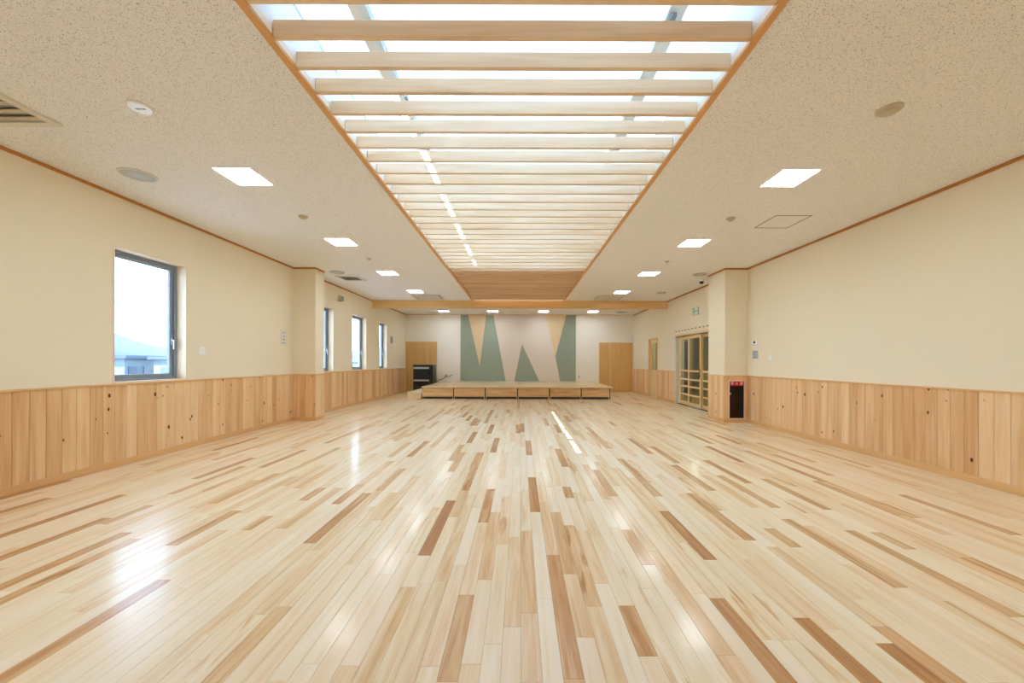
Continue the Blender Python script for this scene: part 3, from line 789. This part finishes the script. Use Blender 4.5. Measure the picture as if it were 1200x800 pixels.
# ------------------------------------------------------------------ equipment cabinet by the stage
cab = thing('equipment_cabinet', 'black upright equipment cabinet with two silver strips left of the stage', 'cabinet', (-3.80, 15.35, 0))
cw, ch = 0.39, 1.12
bm = B(); bbox(bm, -cw, cw, -0.25, 0.28, 0.05, ch, 0.01, 2); new_obj('cabinet_body', bm, M['black'], cab)
boxobj('front_door', (-cw+0.04, cw-0.16, -0.275, -0.252, 0.34, ch-0.16), M['blackmetal'], cab, 0.004)
boxobj('silver_strip', (-cw+0.03, cw-0.15, -0.28, -0.252, ch-0.14, ch-0.07), M['steel'], cab, 0.004)
boxobj('silver_strip', (-cw+0.03, cw-0.15, -0.28, -0.252, 0.50, 0.56), M['steel'], cab, 0.004)
boxobj('side_post', (cw-0.13, cw-0.01, -0.27, -0.252, 0.1, ch-0.05), M['blackmetal'], cab, 0.004)
bm = B(); bbox(bm, -cw-0.015, cw+0.015, -0.27, 0.29, ch, ch+0.025, 0.006); new_obj('cabinet_top', bm, M['black'], cab)
for sx_ in (-1, 1):
    for sy_ in (-1, 1):
        bm = B(); lathe(bm, [(0.03, 0), (0.03, 0.05)], 12, (sx_*(cw-0.06), 0.015+sy_*0.2, 0.0)); new_obj('foot', bm, M['blackmetal'], cab)

# wall outlets on the far wall with plugs and cords
def outlet(loc, label, face, group=None, w=0.07, h=0.12, cat='outlet', holes=2, mat='offwhite'):
    """face: 'back' looks -y, 'left' looks +x, 'right' looks -x"""
    rz = {'back': 0, 'left': math.pi/2, 'right': -math.pi/2}[face]
    t = thing('wall_outlet' if cat == 'outlet' else 'wall_switch', label, cat, loc, rz, group)
    boxobj('cover_plate', (-w/2, w/2, -0.008, 0, -h/2, h/2), M[mat], t, 0.002)
    for i in range(holes):
        zc = (i-(holes-1)/2)*h*0.42
        boxobj('socket' if cat == 'outlet' else 'rocker', (-w*0.28, w*0.28, -0.011, -0.006, zc-h*0.15, zc+h*0.15), M['greyplastic'] if cat == 'outlet' else M['whitegloss'], t, 0.001)
    return t
outlet((-3.12, YB, 0.67), 'wall outlet with black plugs beside the black cabinet', 'back', w=0.12)
outlet((2.53, YB, 0.64), 'small wall outlet low beside the right end of the mural', 'back')
cord = tag(None or (lambda: (lambda bm: (tube(bm, [(-3.385, 15.5, 0.45), (-3.34, 15.75, 0.50), (-3.26, 16.0, 0.53), (-3.2, 16.2, 0.56), (-3.15, 16.29, 0.64)], 0.012),
      new_obj('power_cord', bm, M['black'], None, True))[1])(B()))(), 'black power cord from the cabinet to the wall outlet', 'cord')
bm = B(); bbox(bm, -3.165, -3.115, YB-0.06, YB-0.012, 0.62, 0.67, 0.006); new_obj('plug', bm, M['black'], cord)
bm = B(); tube(bm, [(-3.09, YB-0.03, 0.66), (-3.03, YB-0.05, 0.62), (-2.97, YB-0.04, 0.64), (-2.92, YB-0.03, 0.69), (-2.86, YB-0.02, 0.70)], 0.009)
c = new_obj('thin_cable', bm, M['blackmetal'], None, True); tag(c, 'thin loose cable end lying against the wall right of the outlet', 'cable')

# ------------------------------------------------------------------ fire extinguisher cabinet in the right pillar
x0, x1, z0, z1 = FC
fc = thing('fire_cabinet', 'recessed fire extinguisher cabinet with red header and dark glass door in the pillar', 'cabinet', ((x0+x1)/2, PF, z0))
w2, hh = (x1-x0)/2, z1-z0
bm = B(); f = 0.022; fy0, fy1 = -T-0.014, 0.0
bbox(bm, -w2-0.006, -w2+f, fy0, fy1, -0.004, hh+0.004, 0.003); bbox(bm, w2-f, w2+0.006, fy0, fy1, -0.004, hh+0.004, 0.003)
bbox(bm, -w2+f, w2-f, fy0, fy1, hh-f, hh+0.004, 0.003); bbox(bm, -w2+f, w2-f, fy0, fy1, -0.004, f, 0.003)
new_obj('cabinet_frame', bm, plain('pale_pink_metal', srgb(226, 206, 192), 0.4), fc)
bm = B()
box(bm, -w2+0.002, w2-0.002, 0.205, 0.215, 0.002, hh-0.002); box(bm, -w2+0.002, -w2+0.01, 0, 0.205, 0.002, hh-0.002); box(bm, w2-0.01, w2-0.002, 0, 0.205, 0.002, hh-0.002)
box(bm, -w2+0.01, w2-0.01, 0, 0.205, 0.002, 0.01); box(bm, -w2+0.01, w2-0.01, 0, 0.205, hh-0.01, hh-0.002)
new_obj('cabinet_lining', bm, M['black'], fc)
bm = B(); bbox(bm, -w2+f, w2-f, -0.018, -0.004, hh-0.115, hh-f, 0.002); hd = new_obj('red_header', bm, M['red'], fc); hd['label'] = 'red header with white lettering'
def text(body, size, loc, rot, mat, parent, name='lettering', ext=0.0008, align='CENTER'):
    cu = bpy.data.curves.new(name, 'FONT'); cu.body = body; cu.size = size; cu.extrude = ext
    cu.align_x = align; cu.align_y = 'CENTER'; cu.materials.append(mat)
    tmp = bpy.data.objects.new('tmp', cu); COL.objects.link(tmp)
    dg = bpy.context.evaluated_depsgraph_get(); me = bpy.data.meshes.new_from_object(tmp.evaluated_get(dg))
    bpy.data.objects.remove(tmp); bpy.data.curves.remove(cu); me.materials.clear(); me.materials.append(mat)
    o = bpy.data.objects.new(name, me); COL.objects.link(o); o.location = loc; o.rotation_euler = rot; o.parent = parent
    return o
for q, ch_ in zip((-0.098, 0, 0.098), '消火器'):
    text(ch_, 0.066 if q else 0.06, (q, -0.0190, hh-0.070), (math.pi/2, 0, 0), M['whitegloss'], hd)
boxobj('glass_door', (-w2+f, w2-f, -0.012, -0.008, f, hh-0.115), M['smoked'], fc)
bm = B(); bbox(bm, -w2+f+0.008, -w2+f+0.03, -0.026, -0.012, 0.52, 0.56, 0.003); new_obj('latch', bm, M['steel'], fc)
ex = thing('fire_extinguisher', 'red fire extinguisher inside the dark glass cabinet in the pillar', 'extinguisher', (4.59, PF+0.105, z0+0.0102))
bm = B(); lathe(bm, [(0.078, 0), (0.084, 0.01), (0.084, 0.40), (0.078, 0.44), (0.055, 0.475), (0.03, 0.49), (0.03, 0.51)], 24); new_obj('tank', bm, M['darkred'], ex, True)
bm = B(); bbox(bm, -0.02, 0.02, -0.03, 0.03, 0.51, 0.54, 0.004); bbox(bm, -0.09, 0.02, -0.012, 0.012, 0.545, 0.557, 0.003); bbox(bm, -0.085, 0.01, -0.012, 0.012, 0.575, 0.587, 0.003)
new_obj('lever', bm, M['blackmetal'], ex)
bm = B(); tube(bm, [(0.02,0,0.53),(0.08,0,0.52),(0.10,0,0.42),(0.095,0,0.2),(0.092,0,0.12)], 0.010); new_obj('hose', bm, M['black'], ex, True)

# ------------------------------------------------------------------ wall signs, switches
es = thing('exit_sign', 'small green and white emergency exit sign high above the sliding doors', 'sign', (WX, 10.58, 2.68))
boxobj('sign_body', (-0.03, 0, -0.16, 0.16, -0.105, 0.105), M['offwhite'], es, 0.005)
boxobj('sign_face', (-0.034, -0.030, -0.15, 0.15, -0.095, 0.095), M['mint'], es)
bm = B()   # doorway block, running figure and arrow, as flat raised shapes; seen side: +y is left
def quad(pts, x=-0.0355, t=0.002):
    a = [bm.verts.new((x, p[0], p[1])) for p in pts]; b_ = [bm.verts.new((x+t, p[0], p[1])) for p in pts]
    bm.faces.new(a); bm.faces.new(b_)
    for i in range(len(pts)): bm.faces.new((a[i], a[(i+1) % len(pts)], b_[(i+1) % len(pts)], b_[i]))
quad([(0.115,-0.085),(0.03,-0.085),(0.03,-0.07),(0.085,-0.07),(0.085,0.065),(-0.01,0.065),(-0.01,0.085),(0.115,0.085)])
quad([(0.062,0.035),(0.042,0.055),(0.022,0.035),(0.042,0.016)])
quad([(0.05,0.012),(0.01,0.02),(-0.005,-0.01),(0.02,-0.03),(0.04,-0.025)])
quad([(0.035,-0.025),(0.015,-0.02),(0.045,-0.06),(0.07,-0.058),(0.068,-0.072),(0.038,-0.076)][:4])
quad([(0.02,-0.03),(-0.005,-0.01),(-0.03,-0.055),(-0.055,-0.058),(-0.055,-0.07),(-0.02,-0.068)])
quad([(0.0,0.01),(-0.03,0.0),(-0.028,-0.01),(0.0,-0.004)])
new_obj('running_figure', bm, M['green'], es)
bm = B(); quad([(-0.06,0.0),(-0.10,0.035),(-0.10,0.012),(-0.14,0.012),(-0.14,-0.012),(-0.10,-0.012),(-0.10,-0.035)]); new_obj('arrow', bm, M['green'], es)

t = outlet((-WX, 5.86, 1.43), 'white thermostat plate on the left wall between the large window and the pillar', 'left', w=0.12, h=0.12, cat='switch', mat='whitegloss')
t = thing('wall_notice', 'faint white framed notice on the left wall just before the pillar', 'notice', (-WX, 7.9, 1.75), math.pi/2)
boxobj('notice_board', (-0.10, 0.10, -0.006, 0, -0.17, 0.17), M['offwhite'], t, 0.001)
for i, (w_, zz) in enumerate(((0.05, 0.11), (0.03, 0.03), (0.06, -0.03), (0.07, -0.10))):
    boxobj('printed_mark', (-w_, w_*0.6, -0.0072, -0.006, zz-0.012, zz+0.012), M['greyplastic'], t)
t = thing('wall_speaker', 'small grey box high on the left wall above the windows past the pillar', 'speaker', (-WX, 10.35, 2.96), math.pi/2)
boxobj('speaker_body', (-0.09, 0.09, -0.07, 0, -0.07, 0.07), M['beige'], t, 0.008); boxobj('grille', (-0.075, 0.075, -0.073, -0.07, -0.055, 0.055), M['grille'], t)
t = thing('wall_intercom', 'slim grey wall panel between the last window and the far left door', 'panel', (-WX, 14.5, 2.08), math.pi/2)
boxobj('panel_body', (-0.09, 0.09, -0.03, 0, -0.13, 0.13), M['greyplastic'], t, 0.004); boxobj('panel_face', (-0.07, 0.07, -0.033, -0.03, -0.11, 0.11), M['grille'], t)

t = thing('door_sign', 'small white sign with a dark mark on the right wall just past the pillar corner', 'sign', (WX, 7.93, 1.68), -math.pi/2)
boxobj('sign_plate', (-0.09, 0.09, -0.004, 0, -0.075, 0.05), M['whitegloss'], t)
bm = B(); lathe(bm, [(0.022, -0.0055), (0.022, -0.004)], 14, (-0.02, 0, 0.015), 'Y'); box(bm, 0.005, 0.03, -0.0055, -0.004, -0.01, 0.04); box(bm, -0.045, 0.03, -0.0055, -0.004, -0.012, -0.002)
new_obj('dark_mark', bm, M['blackmetal'], t)
boxobj('printed_line', (-0.07, 0.07, -0.0052, -0.004, -0.05, -0.042), M['ink'], t)
t = thing('switch_panel', 'bluish grey bank of light switches below the small sign by the right pillar', 'switch', (WX, 7.9, 1.435), -math.pi/2)
boxobj('cover_plate', (-0.10, 0.10, -0.008, 0, -0.095, 0.095), M['offwhite'], t, 0.002)
for i in range(3):
    for j in range(3):
        boxobj('rocker', (-0.08+i*0.056, -0.033+i*0.056, -0.012, -0.008, -0.08+j*0.056, -0.03+j*0.056), M['grille'], t, 0.001)
outlet((WX, 7.42, 1.37), 'small white thermostat plate on the right wall, right of the switch bank', 'right', w=0.09, h=0.12, cat='switch', holes=1, mat='whitegloss')
outlet((WX, 15.05, 1.62), 'upper pale switch plate between the far right door and the narrow side door', 'right', w=0.12, cat='switch', mat='whitegloss')
outlet((WX, 14.85, 1.36), 'lower pale switch plate between the far right door and the narrow side door', 'right', w=0.09, cat='switch', mat='whitegloss')
t = thing('wall_sensor', 'tiny white round sensor high on the right wall near the beam', 'sensor', (WX, 13.1, 2.93), -math.pi/2)
bm = B(); lathe(bm, [(0.03, 0), (0.03, -0.015), (0.018, -0.03)], 16, (0,0,0), 'Y'); new_obj('sensor_body', bm, M['whitegloss'], t, False)

# ------------------------------------------------------------------ ceiling fittings
GL = 'square ceiling lights'
def ceil_light(loc, label, proto=[None]):
    if proto[0] is None:
        t = thing('ceiling_light', label, 'ceiling light', loc, 0, GL); s = 0.19
        bm = B(); box(bm, -s-0.008, s+0.008, -s-0.008, -s, -0.006, -0.0005); box(bm, -s-0.008, s+0.008, s, s+0.008, -0.006, -0.0005)
        box(bm, -s-0.008, -s, -s, s, -0.006, -0.0005); box(bm, s, s+0.008, -s, s, -0.006, -0.0005)
        new_obj('frame', bm, M['whitegloss'], t)
        boxobj('diffuser', (-s, s, -s, s, -0.005, -0.001), M['led'], t); proto[0] = t; return t
    return dup(proto[0], loc, label, GL)
ordn = ['nearest', 'second', 'third', 'farthest']
for i, y in enumerate((4.17, 6.45, 8.72, 11.0)):
    ceil_light((-3.0, y, H), 'square ceiling light, %s of the four in the row over the left side' % ordn[i])
    ceil_light((2.92, y, H), 'square ceiling light, %s of the four in the row over the right side' % ordn[i])
for x, s in ((-3.03, 'leftmost'), (-1.07, 'second from left'), (0.945, 'third from left'), (2.92, 'rightmost')):
    ceil_light((x, 15.3, H), 'square ceiling light over the stage, %s of four behind the beam' % s)
for x, s in ((-3.0, 'left'), (2.92, 'right')):
    for y, q in ((1.89, 'just ahead of'), (-0.39, 'beside'), (-2.67, 'behind')):
        ceil_light((x, y, H), 'square ceiling light %s the camera on the %s, out of the picture' % (q, s))

GA = 'ceiling air conditioners'
def ac(loc, label, s):
    t = thing('air_conditioner', label, 'air conditioner', loc, 0, GA)
    bm = B(); c = 0.055
    z0 = -0.022
    # face frame with four slots
    panel_cells(bm, [-s, -s+0.035, -s+0.035+c, s-0.035-c, s-0.035, s], [-s, -s+0.035, -s+0.035+c, s-0.035-c, s-0.035, s],
        [(-s+0.035+c, s-0.035-c, -s+0.035, -s+0.035+c), (-s+0.035+c, s-0.035-c, s-0.035-c, s-0.035), (-s+0.035, -s+0.035+c, -s+0.035+c, s-0.035-c), (s-0.035-c, s-0.035, -s+0.035+c, s-0.035-c),
         (-s+0.035+c, s-0.035-c, -s+0.035+c, s-0.035-c)],
        lambda a, b_, c_, d_: box(bm, a, b_, c_, d_, z0, -0.0005))
    new_obj('face_frame', bm, M['offwhite'], t)
    boxobj('cavity_shade_sheet', (-s+0.03, s-0.03, -s+0.03, s-0.03, -0.004, -0.001), M['dark'], t)  # dark sheet painted as the shade inside the slots
    i0 = s-0.035-c
    for k_ in range(4):
        bm = B(); bbox(bm, -i0+0.02, i0-0.02, i0+0.008, i0+c-0.012, -0.016, -0.012, 0.001)
        bmesh.ops.rotate(bm, verts=bm.verts, matrix=Matrix.Rotation(k_*math.pi/2, 3, 'Z')); new_obj('air_vane', bm, M['grille'], t)
    nl = 8; g = i0-0.02
    bm = B(); 
    panel_cells(bm, [-i0, -g, g, i0], [-i0, -g, g, i0], [(-g, g, -g, g)], lambda a, b_, c_, d_: box(bm, a, b_, c_, d_, z0, -0.0005)); new_obj('grille_frame', bm, M['offwhite'], t)
    for k_ in range(nl):
        yy = -g + (k_+0.5)*2*g/nl
        boxobj('grille_louvre', (-g, g, yy-g/nl*0.62, yy+g/nl*0.62, -0.018, -0.008), M['offwhite'], t, 0.002)
    return t
def ac1(loc, label, s):   # one-way unit: big open grille with blades
    t = thing('air_conditioner', label, 'air conditioner', loc, 0, GA)
    bm = B(); f = 0.06
    panel_cells(bm, [-s, -s+f, s-f, s], [-s, -s+f, s-f, s], [(-s+f, s-f, -s+f, s-f)], lambda a, b_, c_, d_: box(bm, a, b_, c_, d_, -0.02, -0.0005))
    new_obj('face_frame', bm, M['offwhite'], t)
    boxobj('cavity_shade_sheet', (-s+f, s-f, -s+f, s-f, -0.004, -0.001), M['greyplastic'], t)  # grey sheet coloured like the shadow between the blades
    g = s-f; nl = 5
    for k_ in range(nl):
        yy = -g + (k_+0.5)*2*g/nl
        bm = B(); bbox(bm, -g, g, -g/nl*0.75, g/nl*0.75, -0.004, 0.004, 0.002)
        bmesh.ops.rotate(bm, verts=bm.verts, matrix=Matrix.Rotation(math.radians(14), 3, 'X')); bmesh.ops.translate(bm, verts=bm.verts, vec=(0, yy, -0.014))
        new_obj('grille_louvre', bm, M['beige'], t)
    return t
ac1((-4.185, 2.97, H), 'square ceiling vent with wide louvres at the left edge of the picture', 0.295)
ac1((-4.07, 9.24, H), 'square ceiling vent with grey grille on the left past the pillar', 0.27)
ac((-2.85, 11.92, H), 'ceiling air conditioner cassette left of the slats just before the beam', 0.45)
ac((2.75, 11.92, H), 'ceiling air conditioner cassette right of the slats just before the beam', 0.45)

def disc(name, loc, r, label, cat, mat='offwhite', kind='speaker', group=None):
    t = thing(name, label, cat, loc, 0, group)
    if kind == 'speaker':
        bm = B(); lathe(bm, [(r, -0.0005), (r, -0.008), (r-0.012, -0.014), (r-0.02, -0.010)], 36); new_obj('rim', bm, M[mat], t)
        bm = B(); lathe(bm, [(r-0.02, -0.0102), (r*0.5, -0.013), (0.01, -0.0145)], 36); gr = new_obj('grille', bm, M['perf'], t)
    elif kind == 'detector':
        bm = B(); lathe(bm, [(r, -0.0005), (r, -0.012), (r*0.85, -0.02)], 28); new_obj('detector_base', bm, M[mat], t)
        bm = B(); lathe(bm, [(r*0.7, -0.02), (r*0.62, -0.034), (r*0.35, -0.042), (r*0.1, -0.043)], 28); new_obj('detector_dome', bm, M[mat], t)
    elif kind == 'sprinkler':
        bm = B(); lathe(bm, [(r, -0.0005), (r*0.95, -0.006), (r*0.5, -0.010)], 20); new_obj('escutcheon', bm, M[mat], t)
        bm = B(); lathe(bm, [(0.008, -0.01), (0.008, -0.03), (0.02, -0.032), (0.02, -0.035)], 12); new_obj('nozzle', bm, M['steel'], t)
    return t
# perforated speaker cover
m, n, l, p = nt('perforated_metal'); M['perf'] = m
t_ = n.new('ShaderNodeTexCoord'); vo = n.new('ShaderNodeTexVoronoi'); vo.inputs['Scale'].default_value = 90; vo.inputs['Randomness'].default_value = 0
l.new(t_.outputs['Object'], vo.inputs['Vector']); lt = n.new('ShaderNodeMath'); lt.operation = 'LESS_THAN'; lt.inputs[1].default_value = 0.3; l.new(vo.outputs['Distance'], lt.inputs[0])
mx = n.new('ShaderNodeMix'); mx.data_type = 'RGBA'; l.new(lt.outputs[0], mx.inputs[0]); mx.inputs[6].default_value = srgb(196, 202, 202); mx.inputs[7].default_value = srgb(96, 100, 102)
l.new(mx.outputs[2], p.inputs['Base Color']); p.inputs['Roughness'].default_value = 0.5

t = disc('emergency_lamp', (-3.0, 3.03, H), 0.08, 'white round ceiling fitting with small print, near the left front vent', 'ceiling fitting', 'whitegloss', 'none')
bm = B(); lathe(bm, [(0.08, -0.0005), (0.08, -0.01), (0.072, -0.016)], 32); bd = new_obj('lamp_body', bm, M['whitegloss'], t)
for x_ in (-0.03, -0.015, 0.0, 0.018, 0.034):
    boxobj('print_mark', (x_-0.005, x_+0.005, -0.008, 0.010, -0.0168, -0.0158), M['ink'], t)
disc('ceiling_speaker', (-4.12, 4.14, H), 0.165, 'round perforated ceiling speaker on the near left by the wall', 'speaker')
disc('ceiling_speaker', (-4.12, 8.65, H), 0.16, 'round ceiling speaker on the left just past the pillar', 'speaker', 'greyplastic')
disc('ceiling_speaker', (4.10, 8.75, H), 0.16, 'round ceiling speaker on the right beside the pillar and camera', 'speaker', 'beige')
disc('ceiling_speaker', (4.10, 11.1, H), 0.13, 'small round ceiling speaker on the right before the beam', 'speaker', 'greyplastic')
disc('ceiling_speaker', (4.10, 15.45, H), 0.22, 'flat round ceiling speaker over the right end of the stage', 'speaker', 'greyplastic')
disc('smoke_detector', (-3.0, 5.31, H), 0.06, 'small round detector between the first two ceiling lights on the left', 'detector', 'beige', 'detector')
disc('smoke_detector', (2.93, 5.34, H), 0.06, 'small round detector between the first two ceiling lights on the right', 'detector', 'beige', 'detector')
disc('smoke_detector', (2.91, 3.03, H), 0.085, 'round beige ceiling detector in front of the nearest right ceiling light', 'detector', 'beige', 'detector')
disc('sprinkler_head', (-2.95, 7.5, H), 0.045, 'tiny sprinkler head between the second and third ceiling lights on the left', 'sprinkler', 'beige', 'sprinkler')
disc('sprinkler_head', (2.92, 7.63, H), 0.045, 'tiny sprinkler head between the second and third ceiling lights on the right', 'sprinkler', 'beige', 'sprinkler')
disc('sprinkler_head', (-0.07, 15.4, H), 0.05, 'tiny sprinkler head at the middle of the stage ceiling', 'sprinkler', 'beige', 'sprinkler')
# access hatch
t = thing('ceiling_hatch', 'square ceiling access hatch outlined by a thin metal frame on the right', 'hatch', (3.73, 5.47, H))
s = 0.235; bm = B(); e_ = 0.012
box(bm, -s-e_, s+e_, -s-e_, -s, -0.004, -0.0005); box(bm, -s-e_, s+e_, s, s+e_, -0.004, -0.0005); box(bm, -s-e_, -s, -s, s, -0.004, -0.0005); box(bm, s, s+e_, -s, s, -0.004, -0.0005)
new_obj('hatch_frame', bm, plain('bronze_metal', srgb(140, 122, 98), 0.5, 0.3), t)
boxobj('hatch_lid', (-s+0.003, s-0.003, -s+0.003, s-0.003, -0.002, -0.0005), M['ceiling'], t)
# security camera
t = thing('security_camera', 'white security camera with dark lens on the ceiling beside the right pillar', 'camera', (4.42, 9.35, H))
bm = B(); lathe(bm, [(0.06, -0.0005), (0.06, -0.03), (0.05, -0.04)], 20); new_obj('camera_base', bm, M['whitegloss'], t)
bm = B(); lathe(bm, [(0.045, -0.04), (0.05, -0.06), (0.035, -0.09), (0.01, -0.10)], 20); new_obj('lens_dome', bm, M['black'], t, True)

# ------------------------------------------------------------------ outside
M['ground'] = plain('pale_ground', srgb(120, 130, 138), 0.9, vary=0.1, bscale=0.2)
struct(boxobj('ground', (-400, 60, -60, 400, -4.2, -4.0), M['ground']), 'pale ground outside the windows')
M['bwall'] = plain('dimmed_render', srgb(100, 112, 118), 0.8); M['broof'] = plain('dimmed_blue_roof', srgb(58, 72, 88), 0.6); M['bwin'] = plain('house_window', srgb(66, 80, 94), 0.3)  # light level put into the colours: darkened so strong daylight leaves them pale
M['hill'] = plain('haze_tinted_hill', srgb(80, 92, 106), 1.0, vary=0.06, bscale=0.05)  # distance haze put into the base colour
def house(loc, w, dd, hh_, label, rf='flat', rot=0.0):
    t = thing('house', label, 'building', loc, rot)
    boxobj('wall', (-w/2, w/2, -dd/2, dd/2, 0, hh_), M['bwall'], t)
    if rf == 'flat': boxobj('roof', (-w/2-0.4, w/2+0.4, -dd/2-0.4, dd/2+0.4, hh_, hh_+0.35), M['broof'], t)
    else:
        bm = B(); a = [(-w/2-0.4,-dd/2-0.4,hh_),(w/2+0.4,-dd/2-0.4,hh_),(w/2+0.4,dd/2+0.4,hh_),(-w/2-0.4,dd/2+0.4,hh_),(-w/2,0,hh_+1.4),(w/2,0,hh_+1.4)]
        v = [bm.verts.new(q) for q in a]
        for q in ((0,3,2,1),(0,1,5,4),(2,3,4,5),(1,2,5),(3,0,4)): bm.faces.new([v[i] for i in q])
        new_obj('roof', bm, M['broof'], t)
    for i in range(max(2, int(w/3))):
        xx = -w/2 + (i+0.5)*w/max(2, int(w/3))
        f_ = boxobj('window', (xx-0.6, xx+0.6, -dd/2-0.06, -dd/2+0.02, hh_-1.9, hh_-0.9), M['bwin'], t)
        boxobj('window', (w/2-0.02, w/2+0.06, -dd/2+dd*(i+0.5)/max(2, int(w/3))-0.6, -dd/2+dd*(i+0.5)/max(2, int(w/3))+0.6, hh_-1.9, hh_-0.9), M['bwin'], t)
    return t
house((-52, 46, -4), 14, 9, 5.5, 'pale flat roofed building seen at the left of the large window', 'flat', 0.2)
house((-37.5, 48, -4), 9, 8, 5.4, 'pale blue building with long low roof seen through the large window', 'flat', -0.1)
house((-26.5, 33, -4), 6, 5, 2.6, 'small pale house with gabled roof low in the large window', 'gable', 0.3)
house((-58, 140, -4), 14, 10, 5.0, 'distant pale house seen through the windows past the pillar', 'gable', 0.1)
bm = B(); N = 40; pr = []
for i in range(N+1):
    a = math.radians(95 + 80*i/N); R = 330
    hgt = 10 + 9*math.sin(i*0.33+0.6) + 5*math.sin(i*0.9)
    pr.append((R*math.cos(a), R*math.sin(a), max(2, hgt)))
for (a, b_) in zip(pr, pr[1:]):
    v = [bm.verts.new(q) for q in ((a[0],a[1],-4),(b_[0],b_[1],-4),b_,a,(a[0]*1.1,a[1]*1.1,-4),(b_[0]*1.1,b_[1]*1.1,-4))]
    bm.faces.new(v[:4]); bm.faces.new((v[3], v[2], v[5], v[4]))
bmesh.ops.remove_doubles(bm, verts=bm.verts, dist=0.01)
struct(new_obj('hills', bm, M['hill'], None, True), 'low haze-coloured hills on the horizon')
